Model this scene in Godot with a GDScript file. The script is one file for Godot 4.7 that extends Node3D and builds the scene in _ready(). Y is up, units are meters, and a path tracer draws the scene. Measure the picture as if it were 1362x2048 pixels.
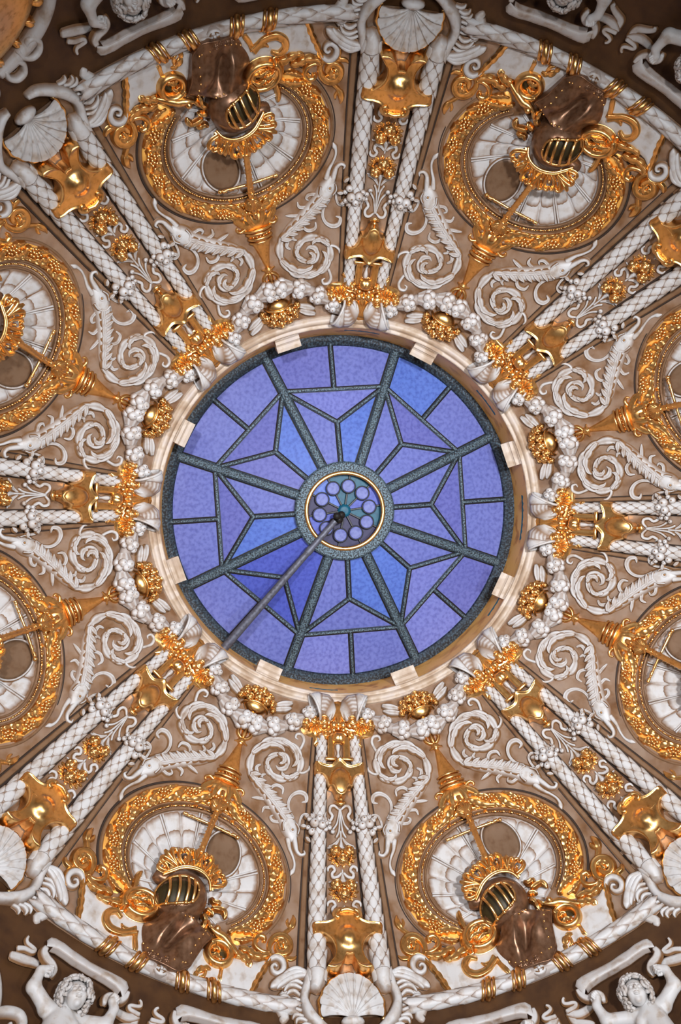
extends Node3D
# A gilded and white plaster dome seen from the floor, with a leaded skylight at its crown.
# Ornament is modelled in dome coordinates: x across, y outward from the crown, h out of the plaster,
# all in units of about 3.5 mm, and put on the dome by at().  One rib and one bay are built and then
# repeated eight times round the axis.

const F := 1773.62
const EYE := 1.6
const ROLL := 0.05809
const ECC := 0.00708

var CP := [Color(0.20, 0.10, 0.038), Color(0.56, 0.555, 0.545)]      # antiqued plaster: brown glaze that also paints shade into joints, white crest
var CG := [Color(1, 1, 1), Color(1, 1, 1)]
var used := {}
var M := {}
var cam_inv: Transform3D

class Mb:
	var v := PackedVector3Array()
	var n := PackedVector3Array()
	var c := PackedColorArray()
	var i := PackedInt32Array()

# ---------------------------------------------------------------- dome surface
func at(x: float, y: float, h: float) -> Vector3:
	var r := sqrt(x * x + y * y)
	var z := -1.00472e-07 * r * r - 0.00262521 * r + 8.33223
	var s := h * z / F
	var dz := -2.00944e-07 * r - 0.00262521
	var dr := (z + r * dz) / F
	var l := sqrt(dz * dz + dr * dr)
	var q := r / F * z + dz / l * s
	z -= dr / l * s
	if r < 1e-6:
		return Vector3(0, z + EYE, 0)
	return Vector3(q * x / r, z + EYE, -q * y / r)

func turn_of(a: float) -> Transform3D:      # the place of a copy, a degrees round from the bottom of the picture
	var t := deg_to_rad(a) - ROLL
	var g := 1.0 - ECC * cos(2.0 * t)
	t += ECC * sin(2.0 * t)
	return Transform3D(Basis(Vector3.UP, -t).scaled(Vector3(g, 1, g)), Vector3.ZERO)

# ---------------------------------------------------------------- meshes
# pts: rows x cols points in dome coordinates; facing: 0 = out of the plaster, 1 = away from the middle, 2 = away from each row's middle
func grid(m: Mb, rows: int, cols: int, pts: PackedVector3Array, col: PackedColorArray, facing := 0, wrap := false, raw := false) -> void:
	var w := PackedVector3Array()
	w.resize(pts.size())
	for k in pts.size():
		w[k] = pts[k] if raw else at(pts[k].x, pts[k].y, pts[k].z)
	var nn := PackedVector3Array()
	nn.resize(pts.size())
	var last := cols - 1
	for r in rows:
		var r0 := maxi(r - 1, 0) * cols
		var r1 := mini(r + 1, rows - 1) * cols
		for k in cols:
			var c0 := k - 1
			var c1 := k + 1
			if wrap:
				if k == 0: c0 = last - 1
				if k == last: c1 = 1
			else:
				c0 = maxi(c0, 0)
				c1 = mini(c1, last)
			var d := (w[r1 + k] - w[r0 + k]).cross(w[r * cols + c1] - w[r * cols + c0])
			if d.length_squared() < 1e-16:      # a pole: borrow the neighbouring row's differences
				var rr := 1 if r == 0 else (rows - 2 if r == rows - 1 else r)
				d = (w[r1 + k] - w[r0 + k]).cross(w[rr * cols + c1] - w[rr * cols + c0])
			nn[r * cols + k] = d.normalized()
	var s := 0.0
	if facing == 0:
		var mid := pts[pts.size() / 2]
		var hd := at(mid.x, mid.y, mid.z + 1.0) - at(mid.x, mid.y, mid.z)
		if raw: hd = Vector3.DOWN
		for d in nn: s += d.dot(hd)
	elif facing == 1:
		var mid := Vector3.ZERO
		for d in w: mid += d
		mid /= w.size()
		for k in w.size(): s += nn[k].dot(w[k] - mid)
	elif facing == 3:
		for k in w.size(): s -= nn[k].dot(Vector3(w[k].x, 0, w[k].z))
	elif facing == 4:
		for d in nn: s += d.y
	else:
		for r in rows:
			var mid := Vector3.ZERO
			for k in cols: mid += w[r * cols + k]
			mid /= cols
			for k in cols: s += nn[r * cols + k].dot(w[r * cols + k] - mid)
	var flip := s < 0.0
	var b := m.v.size()
	m.v.append_array(w)
	if flip:
		for k in nn.size(): nn[k] = -nn[k]
	m.n.append_array(nn)
	if col.size() == w.size():
		m.c.append_array(col)
	else:
		var one := PackedColorArray()
		one.resize(w.size())
		one.fill(col[0] if col.size() else Color.WHITE)
		m.c.append_array(one)
	for r in rows - 1:
		for k in cols - 1:
			var p := b + r * cols + k
			var q := p + cols
			if flip:
				m.i.append_array(PackedInt32Array([p, q, p + 1, p + 1, q, q + 1]))
			else:
				m.i.append_array(PackedInt32Array([p, p + 1, q, p + 1, q + 1, q]))

func mix(cc: Array, t: float) -> Color:
	return (cc[0] as Color).lerp(cc[1], clampf(t, 0.0, 1.0))

func spline(c: Array, dim: int, step: float, mx := 1.0) -> Array:     # Catmull-Rom through [x, y, w ...]; gives rows of dim floats
	var n: int = c.size() / dim
	var out := []
	for s in n - 1:
		var len := Vector2(c[s * dim + dim] - c[s * dim], c[s * dim + dim + 1] - c[s * dim + 1]).length()
		if dim == 4: len = Vector3(c[s * dim + 4] - c[s * dim], c[s * dim + 5] - c[s * dim + 1], c[s * dim + 6] - c[s * dim + 2]).length()
		var k := maxi(2, int(ceil(len / step)))
		for q in (k + 1 if s == n - 2 else k):
			var t := float(q) / k
			var row := []
			for d in dim:
				var p0: float = c[maxi(s - 1, 0) * dim + d]
				var p1: float = c[s * dim + d]
				var p2: float = c[(s + 1) * dim + d]
				var p3: float = c[mini(s + 2, n - 1) * dim + d]
				var v := 0.5 * (2.0 * p1 + (p2 - p0) * t + (2.0 * p0 - 5.0 * p1 + 4.0 * p2 - p3) * t * t + (3.0 * p1 - p0 - 3.0 * p2 + p3) * t * t * t)
				if d == 0: v *= mx
				row.append(v)
			out.append(row)
	return out

const US := [-1.22, -1.0, -0.84, -0.5, 0.0, 0.5, 0.84, 1.0, 1.22]
# A raised stroke along a path [x, y, halfwidth, ...]. kind: 0 round, 1 flat ribbon, 2 acanthus with a groove, 3 keel
func ridge(m: Mb, c: Array, top: float, cc: Array, kind := 0, base := 0.0, mx := 1.0, step := 5.0, lobes := 0) -> void:
	var p := spline(c, 3, step, mx)
	var n := p.size()
	var wm := 0.1
	for r in p: wm = maxf(wm, r[2])
	var pts := PackedVector3Array()
	var col := PackedColorArray()
	for k in n + 2:
		var j := clampi(k - 1, 0, n - 1)
		var a: Array = p[maxi(j - 1, 0)]
		var b: Array = p[mini(j + 1, n - 1)]
		var tg := Vector2(b[0] - a[0], b[1] - a[1]).normalized()
		var nr := Vector2(-tg.y, tg.x)
		var w := maxf(p[j][2], 0.3)
		var hh := top * sqrt(clampf(w / wm, 0.12, 1.0))
		var o := Vector2(p[j][0], p[j][1])
		var lob := 1.0
		var lean := 0.0
		if lobes > 0:
			var fr := fposmod(float(j) / (n - 1) * lobes, 1.0)
			lob = 0.72 + 0.5 * sin(PI * pow(fr, 0.7)) - 0.18
			lean = (fr - 0.35) * w * 0.5
		var endk := k == 0 or k == n + 1
		if endk:
			o += tg * w * (-0.45 if k == 0 else 0.45)
			w *= 0.5
		for u: float in US:
			var au := absf(u)
			var h := 0.0
			if au < 1.01 and not endk:
				match kind:
					0: h = sqrt(maxf(0.0, 1.0 - au * au))
					1: h = 1.0 if au < 0.9 else 0.55
					2: h = (0.62 + 0.5 * au if au < 0.7 else sqrt(maxf(0.0, 1.0 - au * au)) + 0.2) * (0.7 + 0.4 * lob)
					3: h = 1.0 - 0.75 * au
			var s := u * w * (lob if au > 0.6 else 1.0)
			if au > 1.1: s = signf(u) * (w * lob + minf(2.4, 0.9 + w * 0.3))
			var q := o + nr * s + tg * lean * au * au
			pts.append(Vector3(q.x, q.y, base + (hh * h if au < 1.1 else -1.0)))
			var sh := 1.0 if au < 0.8 else (0.42 if au < 0.9 else 0.0)
			if kind == 2 and au < 0.1: sh = 0.55
			if endk: sh = 0.0
			col.append(mix(cc, sh))
	grid(m, n + 2, 9, pts, col)

func tube(m: Mb, c: Array, cc: Array, seg := 8, step := 6.0, mx := 1.0, squash := 1.0) -> void:      # [x, y, h, radius, ...]
	var p := spline(c, 4, step, mx)
	var n := p.size()
	var pts := PackedVector3Array()
	for k in n + 2:
		var j := clampi(k - 1, 0, n - 1)
		var a: Array = p[maxi(j - 1, 0)]
		var b: Array = p[mini(j + 1, n - 1)]
		var tg := Vector3(b[0] - a[0], b[1] - a[1], b[2] - a[2]).normalized()
		var e1 := tg.cross(Vector3(0, 0, 1))
		if e1.length() < 0.1: e1 = tg.cross(Vector3(1, 0, 0))
		e1 = e1.normalized()
		var e2 := e1.cross(tg)
		var r: float = p[j][3] if k > 0 and k < n + 1 else 0.02
		for q in seg + 1:
			var t := TAU * q / seg
			pts.append(Vector3(p[j][0], p[j][1], p[j][2]) + e1 * cos(t) * r + e2 * sin(t) * r * squash)
	grid(m, n + 2, seg + 1, pts, PackedColorArray([cc[1]]), 2, true)

func ball(m: Mb, o: Vector3, r: Vector3, cc: Array, rows := 5, seg := 8, tilt := 0.0) -> void:
	var pts := PackedVector3Array()
	var col := PackedColorArray()
	for j in rows + 1:
		var a := PI * j / rows
		for k in seg + 1:
			var t := TAU * k / seg
			var q := Vector3(sin(a) * cos(t) * r.x, sin(a) * sin(t) * r.y, cos(a) * r.z)
			if tilt: q = Vector3(q.x * cos(tilt) - q.y * sin(tilt), q.x * sin(tilt) + q.y * cos(tilt), q.z)
			pts.append(o + q)
			col.append(mix(cc, -0.1 + 1.7 * cos(a)))  # undersides coloured browner, crevice shade painted on
	grid(m, rows + 1, seg + 1, pts, col, 1, true)

# A low mound over a closed outline around (cx, cy). prof: heights as a function of 0 (middle) .. 1 (edge)
func mound(m: Mb, cx: float, cy: float, outline: Array, rings: int, prof: Callable, cc: Array, base := 0.0, skirt := -1.0) -> void:
	var n: int = outline.size() / 2
	var pts := PackedVector3Array()
	var col := PackedColorArray()
	for j in rings + 2:
		var u := minf(float(j) / rings, 1.0)
		for k in n + 1:
			var q := k % n
			var x: float = cx + (outline[q * 2] - cx) * maxf(u, 0.002)
			var y: float = cy + (outline[q * 2 + 1] - cy) * maxf(u, 0.002)
			pts.append(Vector3(x, y, base + (prof.call(u, TAU * k / n) if j <= rings else skirt)))
			col.append(mix(cc, (1.05 - u) * 9.0))
	grid(m, rings + 2, n + 1, pts, col, 0, true)

# the same, its heights a function of (0..1, offset x, offset y)
func mound_xy(m: Mb, cx: float, cy: float, outline: Array, rings: int, prof: Callable, cc: Array, skirt: float) -> void:
	var n: int = outline.size() / 2
	var pts := PackedVector3Array()
	for j in rings + 2:
		var u := minf(float(j) / rings, 1.0)
		for k in n + 1:
			var q := k % n
			var d := Vector2(outline[q * 2] - cx, outline[q * 2 + 1] - cy) * maxf(u, 0.002)
			pts.append(Vector3(cx + d.x, cy + d.y, prof.call(u, d.x, d.y) if j <= rings else skirt))
	grid(m, rings + 2, n + 1, pts, PackedColorArray([cc[1]]), 0, true)

func oval(cx: float, cy: float, rx: float, ry: float, n: int, tilt := 0.0) -> Array:
	var o := []
	for k in n:
		var t := TAU * k / n
		var x := cos(t) * rx
		var y := sin(t) * ry
		o.append(cx + x * cos(tilt) - y * sin(tilt))
		o.append(cy + x * sin(tilt) + y * cos(tilt))
	return o

func smooth_loop(o: Array, sub := 3) -> Array:      # closed Catmull-Rom through an outline
	var n: int = o.size() / 2
	var out := []
	for s in n:
		for q in sub:
			var t := float(q) / sub
			for d in 2:
				var p0: float = o[((s + n - 1) % n) * 2 + d]
				var p1: float = o[s * 2 + d]
				var p2: float = o[((s + 1) % n) * 2 + d]
				var p3: float = o[((s + 2) % n) * 2 + d]
				out.append(0.5 * (2.0 * p1 + (p2 - p0) * t + (2.0 * p0 - 5.0 * p1 + 4.0 * p2 - p3) * t * t + (3.0 * p1 - p0 - 3.0 * p2 + p3) * t * t * t))
	return out

func mirrored(o: Array) -> Array:     # half outline on the right, from top middle to bottom middle, made whole
	var out := o.duplicate()
	var n: int = o.size() / 2
	for k in range(n - 2, 0, -1):
		out.append(-o[k * 2])
		out.append(o[k * 2 + 1])
	return out

func flip_x(c: Array, dim: int) -> Array:
	var o := c.duplicate()
	for k in range(0, o.size(), dim): o[k] = -o[k]
	return o

func rose(m: Mb, x: float, y: float, h: float, r: float, top: float, cc: Array, petals := 5) -> void:
	ball(m, Vector3(x, y, h + top * 0.1), Vector3(r * 0.74, r * 0.74, top * 0.62), cc, 5, 12)
	for k in petals:
		var a := TAU * (k + 0.5) / petals + x
		ball(m, Vector3(x + cos(a) * r * 0.62, y + sin(a) * r * 0.62, h + top * 0.02), Vector3(r * 0.40, r * 0.50, top * 0.46), cc, 5, 8, a)
	var c := []
	for k in 15:
		var u := k / 14.0
		var a := x + u * 10.0
		c += [x + cos(a) * r * lerpf(0.66, 0.10, u), y + sin(a) * r * lerpf(0.66, 0.10, u), h + top * lerpf(0.42, 0.76, sqrt(u)), r * lerpf(0.17, 0.12, u)]
	tube(m, c, cc, 6, r * 0.3)

# A sheet ruled between two rows of points [x, y, h, ...], with sides down to the plaster
func sheet(m: Mb, a: Array, b: Array, nv: int, bulge: float, cc: Array, edge := 1.5) -> void:
	var n: int = a.size() / 3
	var pts := PackedVector3Array()
	var col := PackedColorArray()
	for j in range(-1, nv + 2):
		var t := clampf(float(j) / nv, 0.0, 1.0)
		for k in range(-1, n + 1):
			var q := clampi(k, 0, n - 1)
			var pa := Vector3(a[q * 3], a[q * 3 + 1], a[q * 3 + 2])
			var pb := Vector3(b[q * 3], b[q * 3 + 1], b[q * 3 + 2])
			var z := pa.lerp(pb, t)
			z.z += bulge * sin(PI * t)
			var rim := j < 0 or j > nv or k < 0 or k == n
			if rim: z.z -= edge if edge > 2.5 else maxf(edge, z.z * 0.6 + edge)
			pts.append(z)
			col.append(cc[0] if rim else cc[1])
	grid(m, nv + 3, n + 2, pts, col)

# ---------------------------------------------------------------- scene tree
func numbered(parent: Node, called: String) -> String:
	var key := str(parent.get_instance_id()) + called
	var k: int = used.get(key, -1) + 1
	used[key] = k
	return called if k == 0 else "%s_%03d" % [called, k]

func mesh_of(m: Mb, o: Vector3) -> ArrayMesh:
	var a := []
	a.resize(Mesh.ARRAY_MAX)
	var v := m.v
	if o != Vector3.ZERO:
		v = v.duplicate()
		for k in v.size(): v[k] -= o
	a[Mesh.ARRAY_VERTEX] = v
	a[Mesh.ARRAY_NORMAL] = m.n
	a[Mesh.ARRAY_COLOR] = m.c
	a[Mesh.ARRAY_INDEX] = m.i
	var am := ArrayMesh.new()
	am.add_surface_from_arrays(Mesh.PRIMITIVE_TRIANGLES, a)
	return am

func thing(called: String, category: String, group: String, x: float, y: float, h := 0.0) -> Node3D:
	var o := Node3D.new()
	o.name = called
	o.position = at(x, y, h)
	o.set_meta("category", category)
	if group: o.set_meta("group", group)
	return o

func part(t: Node3D, called: String, m: Mb, mat: Material, under: Node3D = null, stuff := false) -> MeshInstance3D:
	var o := MeshInstance3D.new()
	o.mesh = mesh_of(m, t.position)
	o.material_override = mat
	var p := under if under else t
	o.name = numbered(p, called)
	p.add_child(o, true)
	if stuff: o.set_meta("kind", "stuff")
	return o

func in_frame(w: Vector3, margin: float) -> bool:
	var q := cam_inv * w
	if q.z > -0.1: return false
	var u := 681.0 + F * q.x / -q.z
	var v := 1024.0 - F * q.y / -q.z
	return u > -margin and u < 1362 + margin and v > -margin and v < 2048 + margin

const RIBS := ["six o'clock rib", "half past four rib", "three o'clock rib", "half past one rib", "twelve o'clock rib", "half past ten rib", "nine o'clock rib", "half past seven rib"]
const BAYS := ["five o'clock panel", "four o'clock panel", "two o'clock panel", "one o'clock panel", "eleven o'clock panel", "ten o'clock panel", "eight o'clock panel", "seven o'clock panel"]

# puts a finished thing on every rib (off = 0) or in every bay (off = 22.5) where the picture shows it
func spread(t: Node3D, label: String, off: float, margin := 90.0) -> void:
	var first := true
	var o := t.position
	var box: Array = []
	for c in t.find_children("*", "MeshInstance3D", true, false):
		var b: AABB = c.mesh.get_aabb()
		for e in 8: box.append(b.get_endpoint(e) + o)
		box.append(b.get_center() + o)
	if t is MeshInstance3D:
		var b: AABB = t.mesh.get_aabb()
		for e in 8: box.append(b.get_endpoint(e) + o)
	var called := t.name
	for k in 8:
		var tr := turn_of(45.0 * k + off)
		var seen := false
		for q in box:
			if in_frame(tr * q, margin):
				seen = true
				break
		if not seen: continue
		var d: Node3D = t if first else t.duplicate()
		first = false
		d.name = numbered(self, called)
		d.transform = Transform3D(tr.basis, tr * o)
		d.set_meta("label", label % (RIBS[k] if off == 0.0 else BAYS[k]))
		add_child(d, true)

func structure(called: String, m: Mb, mat: Material, under: Node3D = null) -> MeshInstance3D:
	var o := MeshInstance3D.new()
	o.mesh = mesh_of(m, Vector3.ZERO)
	o.material_override = mat
	var p := under if under else self
	o.name = numbered(p, called)
	p.add_child(o, true)
	if not under: o.set_meta("kind", "structure")
	return o

# ---------------------------------------------------------------- materials
func noise(freq: float, seed_: int, oct := 4) -> FastNoiseLite:
	var f := FastNoiseLite.new()
	f.noise_type = FastNoiseLite.TYPE_SIMPLEX_SMOOTH
	f.frequency = freq
	f.seed = seed_
	f.fractal_octaves = oct
	return f

func noise_tex(freq: float, seed_: int, stops: Array, bump := false, oct := 4) -> NoiseTexture2D:
	var t := NoiseTexture2D.new()
	t.width = 512
	t.height = 512
	t.seamless = true
	t.noise = noise(freq, seed_, oct)
	if bump:
		t.as_normal_map = true
		t.bump_strength = 3.0
	else:
		var g := Gradient.new()
		var off := PackedFloat32Array()
		var col := PackedColorArray()
		for s in stops:
			off.append(s[0])
			col.append(s[1])
		g.offsets = off
		g.colors = col
		t.color_ramp = g
	return t

func mat(albedo: Color, rough: float, metal := 0.0, tex: Texture2D = null, scale := 1.0, vcol := false, nrm: Texture2D = null, nscale := 0.4) -> StandardMaterial3D:
	var m := StandardMaterial3D.new()
	m.albedo_color = albedo
	m.roughness = rough
	m.metallic = metal
	m.vertex_color_use_as_albedo = vcol
	if tex or nrm:
		m.uv1_triplanar = true
		m.uv1_world_triplanar = true
		m.uv1_scale = Vector3.ONE * scale
	if tex: m.albedo_texture = tex
	if nrm:
		m.normal_enabled = true
		m.normal_texture = nrm
		m.normal_scale = nscale
	return m

func make_materials() -> void:
	var stain := noise_tex(0.012, 3, [[0.0, Color(0.68, 0.57, 0.47)], [0.28, Color(0.88, 0.82, 0.76)], [0.42, Color(0.97, 0.96, 0.95)], [1.0, Color(1, 1, 1)]])
	var leaf_wear := noise_tex(0.02, 7, [[0.0, Color(0.72, 0.6, 0.48)], [0.32, Color(0.95, 0.92, 0.88)], [0.5, Color(1, 1, 1)], [1.0, Color(1, 1, 1)]])
	var rough_n := noise_tex(0.03, 11, [], true, 3)
	M.plaster = mat(Color(1, 1, 1), 0.5, 0.0, stain, 1.6, true)
	M.gold = mat(Color(0.94, 0.745, 0.475), 0.31, 1.0, leaf_wear, 2.2, false, rough_n, 0.15)
	M.gold_dull = mat(Color(1.0, 0.76, 0.38), 0.45, 0.3, noise_tex(0.008, 21, [[0.0, Color(0.60, 0.47, 0.34)], [0.26, Color(0.88, 0.80, 0.70)], [0.4, Color(1, 1, 1)], [1.0, Color(1, 1, 1)]]), 1.0)
	M.ground = mat(Color(0.63, 0.535, 0.455), 0.36, 0.3, noise_tex(0.012, 31, [[0.0, Color(0.58, 0.43, 0.28)], [0.36, Color(0.84, 0.74, 0.62)], [0.55, Color(0.97, 0.95, 0.93)], [0.75, Color(1, 1, 1)], [1.0, Color(0.96, 0.97, 1)]]), 0.9, false, rough_n, 0.25)
	M.frieze = mat(Color(0.32, 0.21, 0.10), 0.55, 0.2, noise_tex(0.014, 33, [[0.0, Color(0.6, 0.52, 0.45)], [0.6, Color(1, 0.98, 0.95)], [1.0, Color(1, 1, 1)]]), 0.9)
	M.fillet = mat(Color(0.52, 0.40, 0.29), 0.5, 0.25, stain, 1.5)
	M.groove_shade = mat(Color(0.17, 0.11, 0.065), 0.7)  # dark strip colour, painted in for shade along rods and mouldings
	M.stone = mat(Color(0.78, 0.735, 0.68), 0.55, 0.0, noise_tex(0.006, 41, [[0.0, Color(0.72, 0.60, 0.48)], [0.45, Color(0.88, 0.82, 0.75)], [0.6, Color(1, 0.98, 0.96)], [1.0, Color(0.93, 0.92, 0.95)]]), 1.3)
	M.steel = mat(Color(1, 1, 1), 0.6, 0.25, noise_tex(0.045, 51, [[0.0, Color(0.02, 0.024, 0.03)], [0.34, Color(0.06, 0.07, 0.085)], [0.43, Color(0.20, 0.25, 0.28)], [0.55, Color(0.30, 0.37, 0.41)], [1.0, Color(0.46, 0.56, 0.60)]], false, 5), 2.4, false, rough_n, 0.5)
	M.steel_dark = mat(Color(1, 1, 1), 0.55, 0.3, noise_tex(0.04, 53, [[0.0, Color(0.025, 0.03, 0.04)], [0.45, Color(0.07, 0.09, 0.115)], [0.62, Color(0.19, 0.25, 0.30)], [1.0, Color(0.34, 0.43, 0.47)]], false, 5), 2.0, false, rough_n, 0.5)
	M.iron = mat(Color(0.40, 0.41, 0.45), 0.5, 0.3, noise_tex(0.03, 57, [[0.0, Color(0.45, 0.42, 0.42)], [0.5, Color(0.85, 0.85, 0.88)], [1.0, Color(1, 1, 1)]]), 1.6)
	M.helmet = mat(Color(0.56, 0.44, 0.35), 0.32, 0.65, noise_tex(0.02, 61, [[0.0, Color(0.55, 0.45, 0.36)], [0.5, Color(0.9, 0.85, 0.8)], [1.0, Color(1, 1, 1)]]), 2.0)
	M.hollow_shade = mat(Color(0.22, 0.19, 0.10), 0.5, 0.3, leaf_wear, 3.0)  # dark colour put in for the shade inside openings
	M.disc = mat(Color(0.46, 0.36, 0.27), 0.5, 0.25, leaf_wear, 1.2)
	M.floor = mat(Color(0.50, 0.44, 0.38), 0.6)
	M.wall = mat(Color(0.42, 0.33, 0.24), 0.7)
	M.teal = mat(Color(0.10, 0.42, 0.46), 0.6, 0.0, leaf_wear, 3.0)
	M.black = mat(Color(0.02, 0.02, 0.022), 0.5)
	var frost := noise_tex(0.03, 71, [[0.0, Color(0.74, 0.73, 0.84)], [0.4, Color(0.90, 0.90, 0.95)], [0.62, Color(1, 1, 1)], [1.0, Color(1, 1, 1)]], false, 6)
	for g in [["glass_lilac", Color(0.55, 0.59, 0.865)], ["glass_blue", Color(0.45, 0.585, 0.90)], ["glass_plum", Color(0.53, 0.55, 0.84)], ["glass_deep", Color(0.40, 0.46, 0.84)], ["glass_pale", Color(0.60, 0.63, 0.90)], ["glass_teal", Color(0.10, 0.46, 0.55)], ["glass_dark", Color(0.20, 0.17, 0.38)]]:
		var m := mat(g[1], 0.45, 0.0, frost, 1.4)
		m.backlight_enabled = true
		m.backlight = Color(1, 1, 1)
		M[g[0]] = m

# ---------------------------------------------------------------- setting
func ell(r: float, t: float, y: float) -> Vector3:
	return Vector3(r * sin(t) * (1.0 + ECC), y, -r * cos(t) * (1.0 - ECC))

func revolve(m: Mb, prof: Array, seg: int, facing: int) -> void:     # prof: Vector2(radius, height)
	var pts := PackedVector3Array()
	for p: Vector2 in prof:
		for k in seg + 1:
			pts.append(ell(p.x, TAU * k / seg, p.y))
	grid(m, prof.size(), seg + 1, pts, PackedColorArray(), facing, true, true)

func dome_pt(rho: float, h: float) -> Vector2:
	var p := at(0, rho, h)
	return Vector2(-p.z, p.y)

func build_setting() -> void:
	var m := Mb.new()
	var prof := []
	for k in 40: prof.append(dome_pt(372.0 + k * 17.0, 0.0))
	revolve(m, prof, 160, 0)
	var edge := dome_pt(1035.0, 0.0)
	var out := []
	for k in range(39, -1, -1): out.append(dome_pt(372.0 + k * 17.0, -70.0))
	revolve(m, [prof[39], out[0]], 160, 3)
	var me := Mb.new()
	me = m
	revolve(me, out, 96, 4)
	structure("ceiling", me, M.ground)
	# frieze below the cornice
	m = Mb.new()
	prof = [dome_pt(1030, 1.0)]
	for k in 26: prof.append(dome_pt(1032.0 + k * 18.0, 2.5))
	revolve(m, prof, 160, 0)
	structure("ceiling_frieze", m, M.frieze)
	var low := dome_pt(1482, 2.5)
	m = Mb.new()
	revolve(m, [low, Vector2(low.x + 0.02, 0.0)], 96, 3)
	revolve(m, [Vector2(low.x + 0.4, 0.0), Vector2(low.x + 0.4, low.y + 0.3), Vector2(low.x + 0.4, low.y + 0.3), low], 96, 4)
	structure("wall_round", m, M.wall)
	m = Mb.new()
	revolve(m, [Vector2(0.001, 0), Vector2(2, 0), Vector2(low.x + 0.4, 0)], 96, 4)
	revolve(m, [Vector2(low.x + 0.4, -0.2), Vector2(0.001, -0.2)], 96, 0)
	structure("floor", m, M.floor)
	# opening: moulded plaster lip and gilded drum wall
	m = Mb.new()
	var lp := []
	for q in [[372, -60], [372, 3], [373, 7], [375.5, 8.5], [378, 7], [378.5, 5], [381, 5], [383, 8], [387, 9.5], [391, 8], [392.5, 5], [392.5, 5], [396, 4.5], [396, 4.5], [396.5, 0]]:
		lp.append(dome_pt(q[0], q[1]))
	revolve(m, lp, 160, 0)
	structure("trim_1", m, M.stone)
	m = Mb.new()
	var a := dome_pt(372.5, 2.0)
	revolve(m, [Vector2(a.x, a.y), Vector2(1.552, 9.55)], 160, 3)
	revolve(m, [Vector2(1.75, 9.3), Vector2(1.75, 9.56), Vector2(1.75, 9.56), Vector2(1.552, 9.56)], 96, 4)
	var drum := structure("trim_2", m, M.gold_dull)
	for q in [[1.53, 0.14], [1.02, 0.10], [2.23, 0.10], [3.05, 0.11], [-0.12, 0.09]]:      # painted slots in the drum
		m = Mb.new()
		for r in [[0.0, 0.17, 0.004, "slot_frame", M.black], [0.012, 0.12, 0.009, "slot_panel", M.teal]]:
			m = Mb.new()
			var sp := PackedVector3Array()
			for j in 2:
				for k in 9:
					var tt: float = q[0] + (k / 4.0 - 1.0) * (q[1] - r[0])
					sp.append(ell(1.549 - r[2], tt, 8.99 + (r[1] if j else r[0])))
			grid(m, 2, 9, sp, PackedColorArray(), 3, false, true)
			structure(r[3], m, r[4], drum)

func bar(m: Mb, p: Vector3, q: Vector3, w: float, h: float, cham := 0.35) -> void:       # a bevelled bar under the line p-q, raw world points
	var t := (q - p).normalized()
	var s := t.cross(Vector3.UP).normalized() * w * 0.5
	var d := s.cross(t).normalized() * h
	if d.y > 0: d = -d
	var ring := [s, s + d * (1.0 - cham), s * 0.62 + d, s * -0.62 + d, -s + d * (1.0 - cham), -s, s]
	for k in 6:
		var pts := PackedVector3Array([p + ring[k], p + ring[k + 1], q + ring[k], q + ring[k + 1]])
		face(m, pts, (ring[k] + ring[k + 1]) * 0.5 - d * 0.5)
	for e in [[p, -t], [q, t]]:
		face(m, PackedVector3Array([e[0] + ring[0], e[0] + ring[1], e[0] + ring[5], e[0] + ring[4]]), e[1])
		face(m, PackedVector3Array([e[0] + ring[1], e[0] + ring[2], e[0] + ring[4], e[0] + ring[3]]), e[1])

func face(m: Mb, p: PackedVector3Array, outward: Vector3) -> void:     # a flat quad a b / c d
	var n := (p[1] - p[0]).cross(p[2] - p[0])
	if n.length_squared() < 1e-14: n = (p[3] - p[1]).cross(p[2] - p[1])
	n = n.normalized()
	var fl := n.dot(outward) < 0.0
	if fl: n = -n
	var b := m.v.size()
	m.v.append_array(p)
	for k in 4:
		m.n.append(n)
		m.c.append(Color.WHITE)
	m.i.append_array(PackedInt32Array([b, b + 2, b + 1, b + 1, b + 2, b + 3]) if not fl else PackedInt32Array([b, b + 1, b + 2, b + 1, b + 3, b + 2]))

func slab(m: Mb, top: Array, th: float) -> void:       # convex pane: polygon at its lower face, th thick
	var n := top.size()
	var c := Vector3.ZERO
	for p in top: c += p / n
	var up := Vector3(0, th, 0)
	for k in n:
		var p: Vector3 = top[k]
		var q: Vector3 = top[(k + 1) % n]
		face(m, PackedVector3Array([c, p, c, q]) if false else PackedVector3Array([p, q, c, c]), Vector3.DOWN)
		face(m, PackedVector3Array([p + up, q + up, c + up, c + up]), Vector3.UP)
		face(m, PackedVector3Array([p, q, p + up, q + up]), (p + q) * 0.5 - c)

const FRAME_Y := 9.40
const HUB_Y := 9.17
func sky_pt(r: float, deg: float, drop := 0.0) -> Vector3:
	var y := lerpf(HUB_Y, FRAME_Y, clampf((r - 0.36) / (1.56 - 0.36), 0.0, 1.2)) - drop
	var t := deg_to_rad(deg + 7.2) - ROLL
	return ell(r, t, y)

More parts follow.
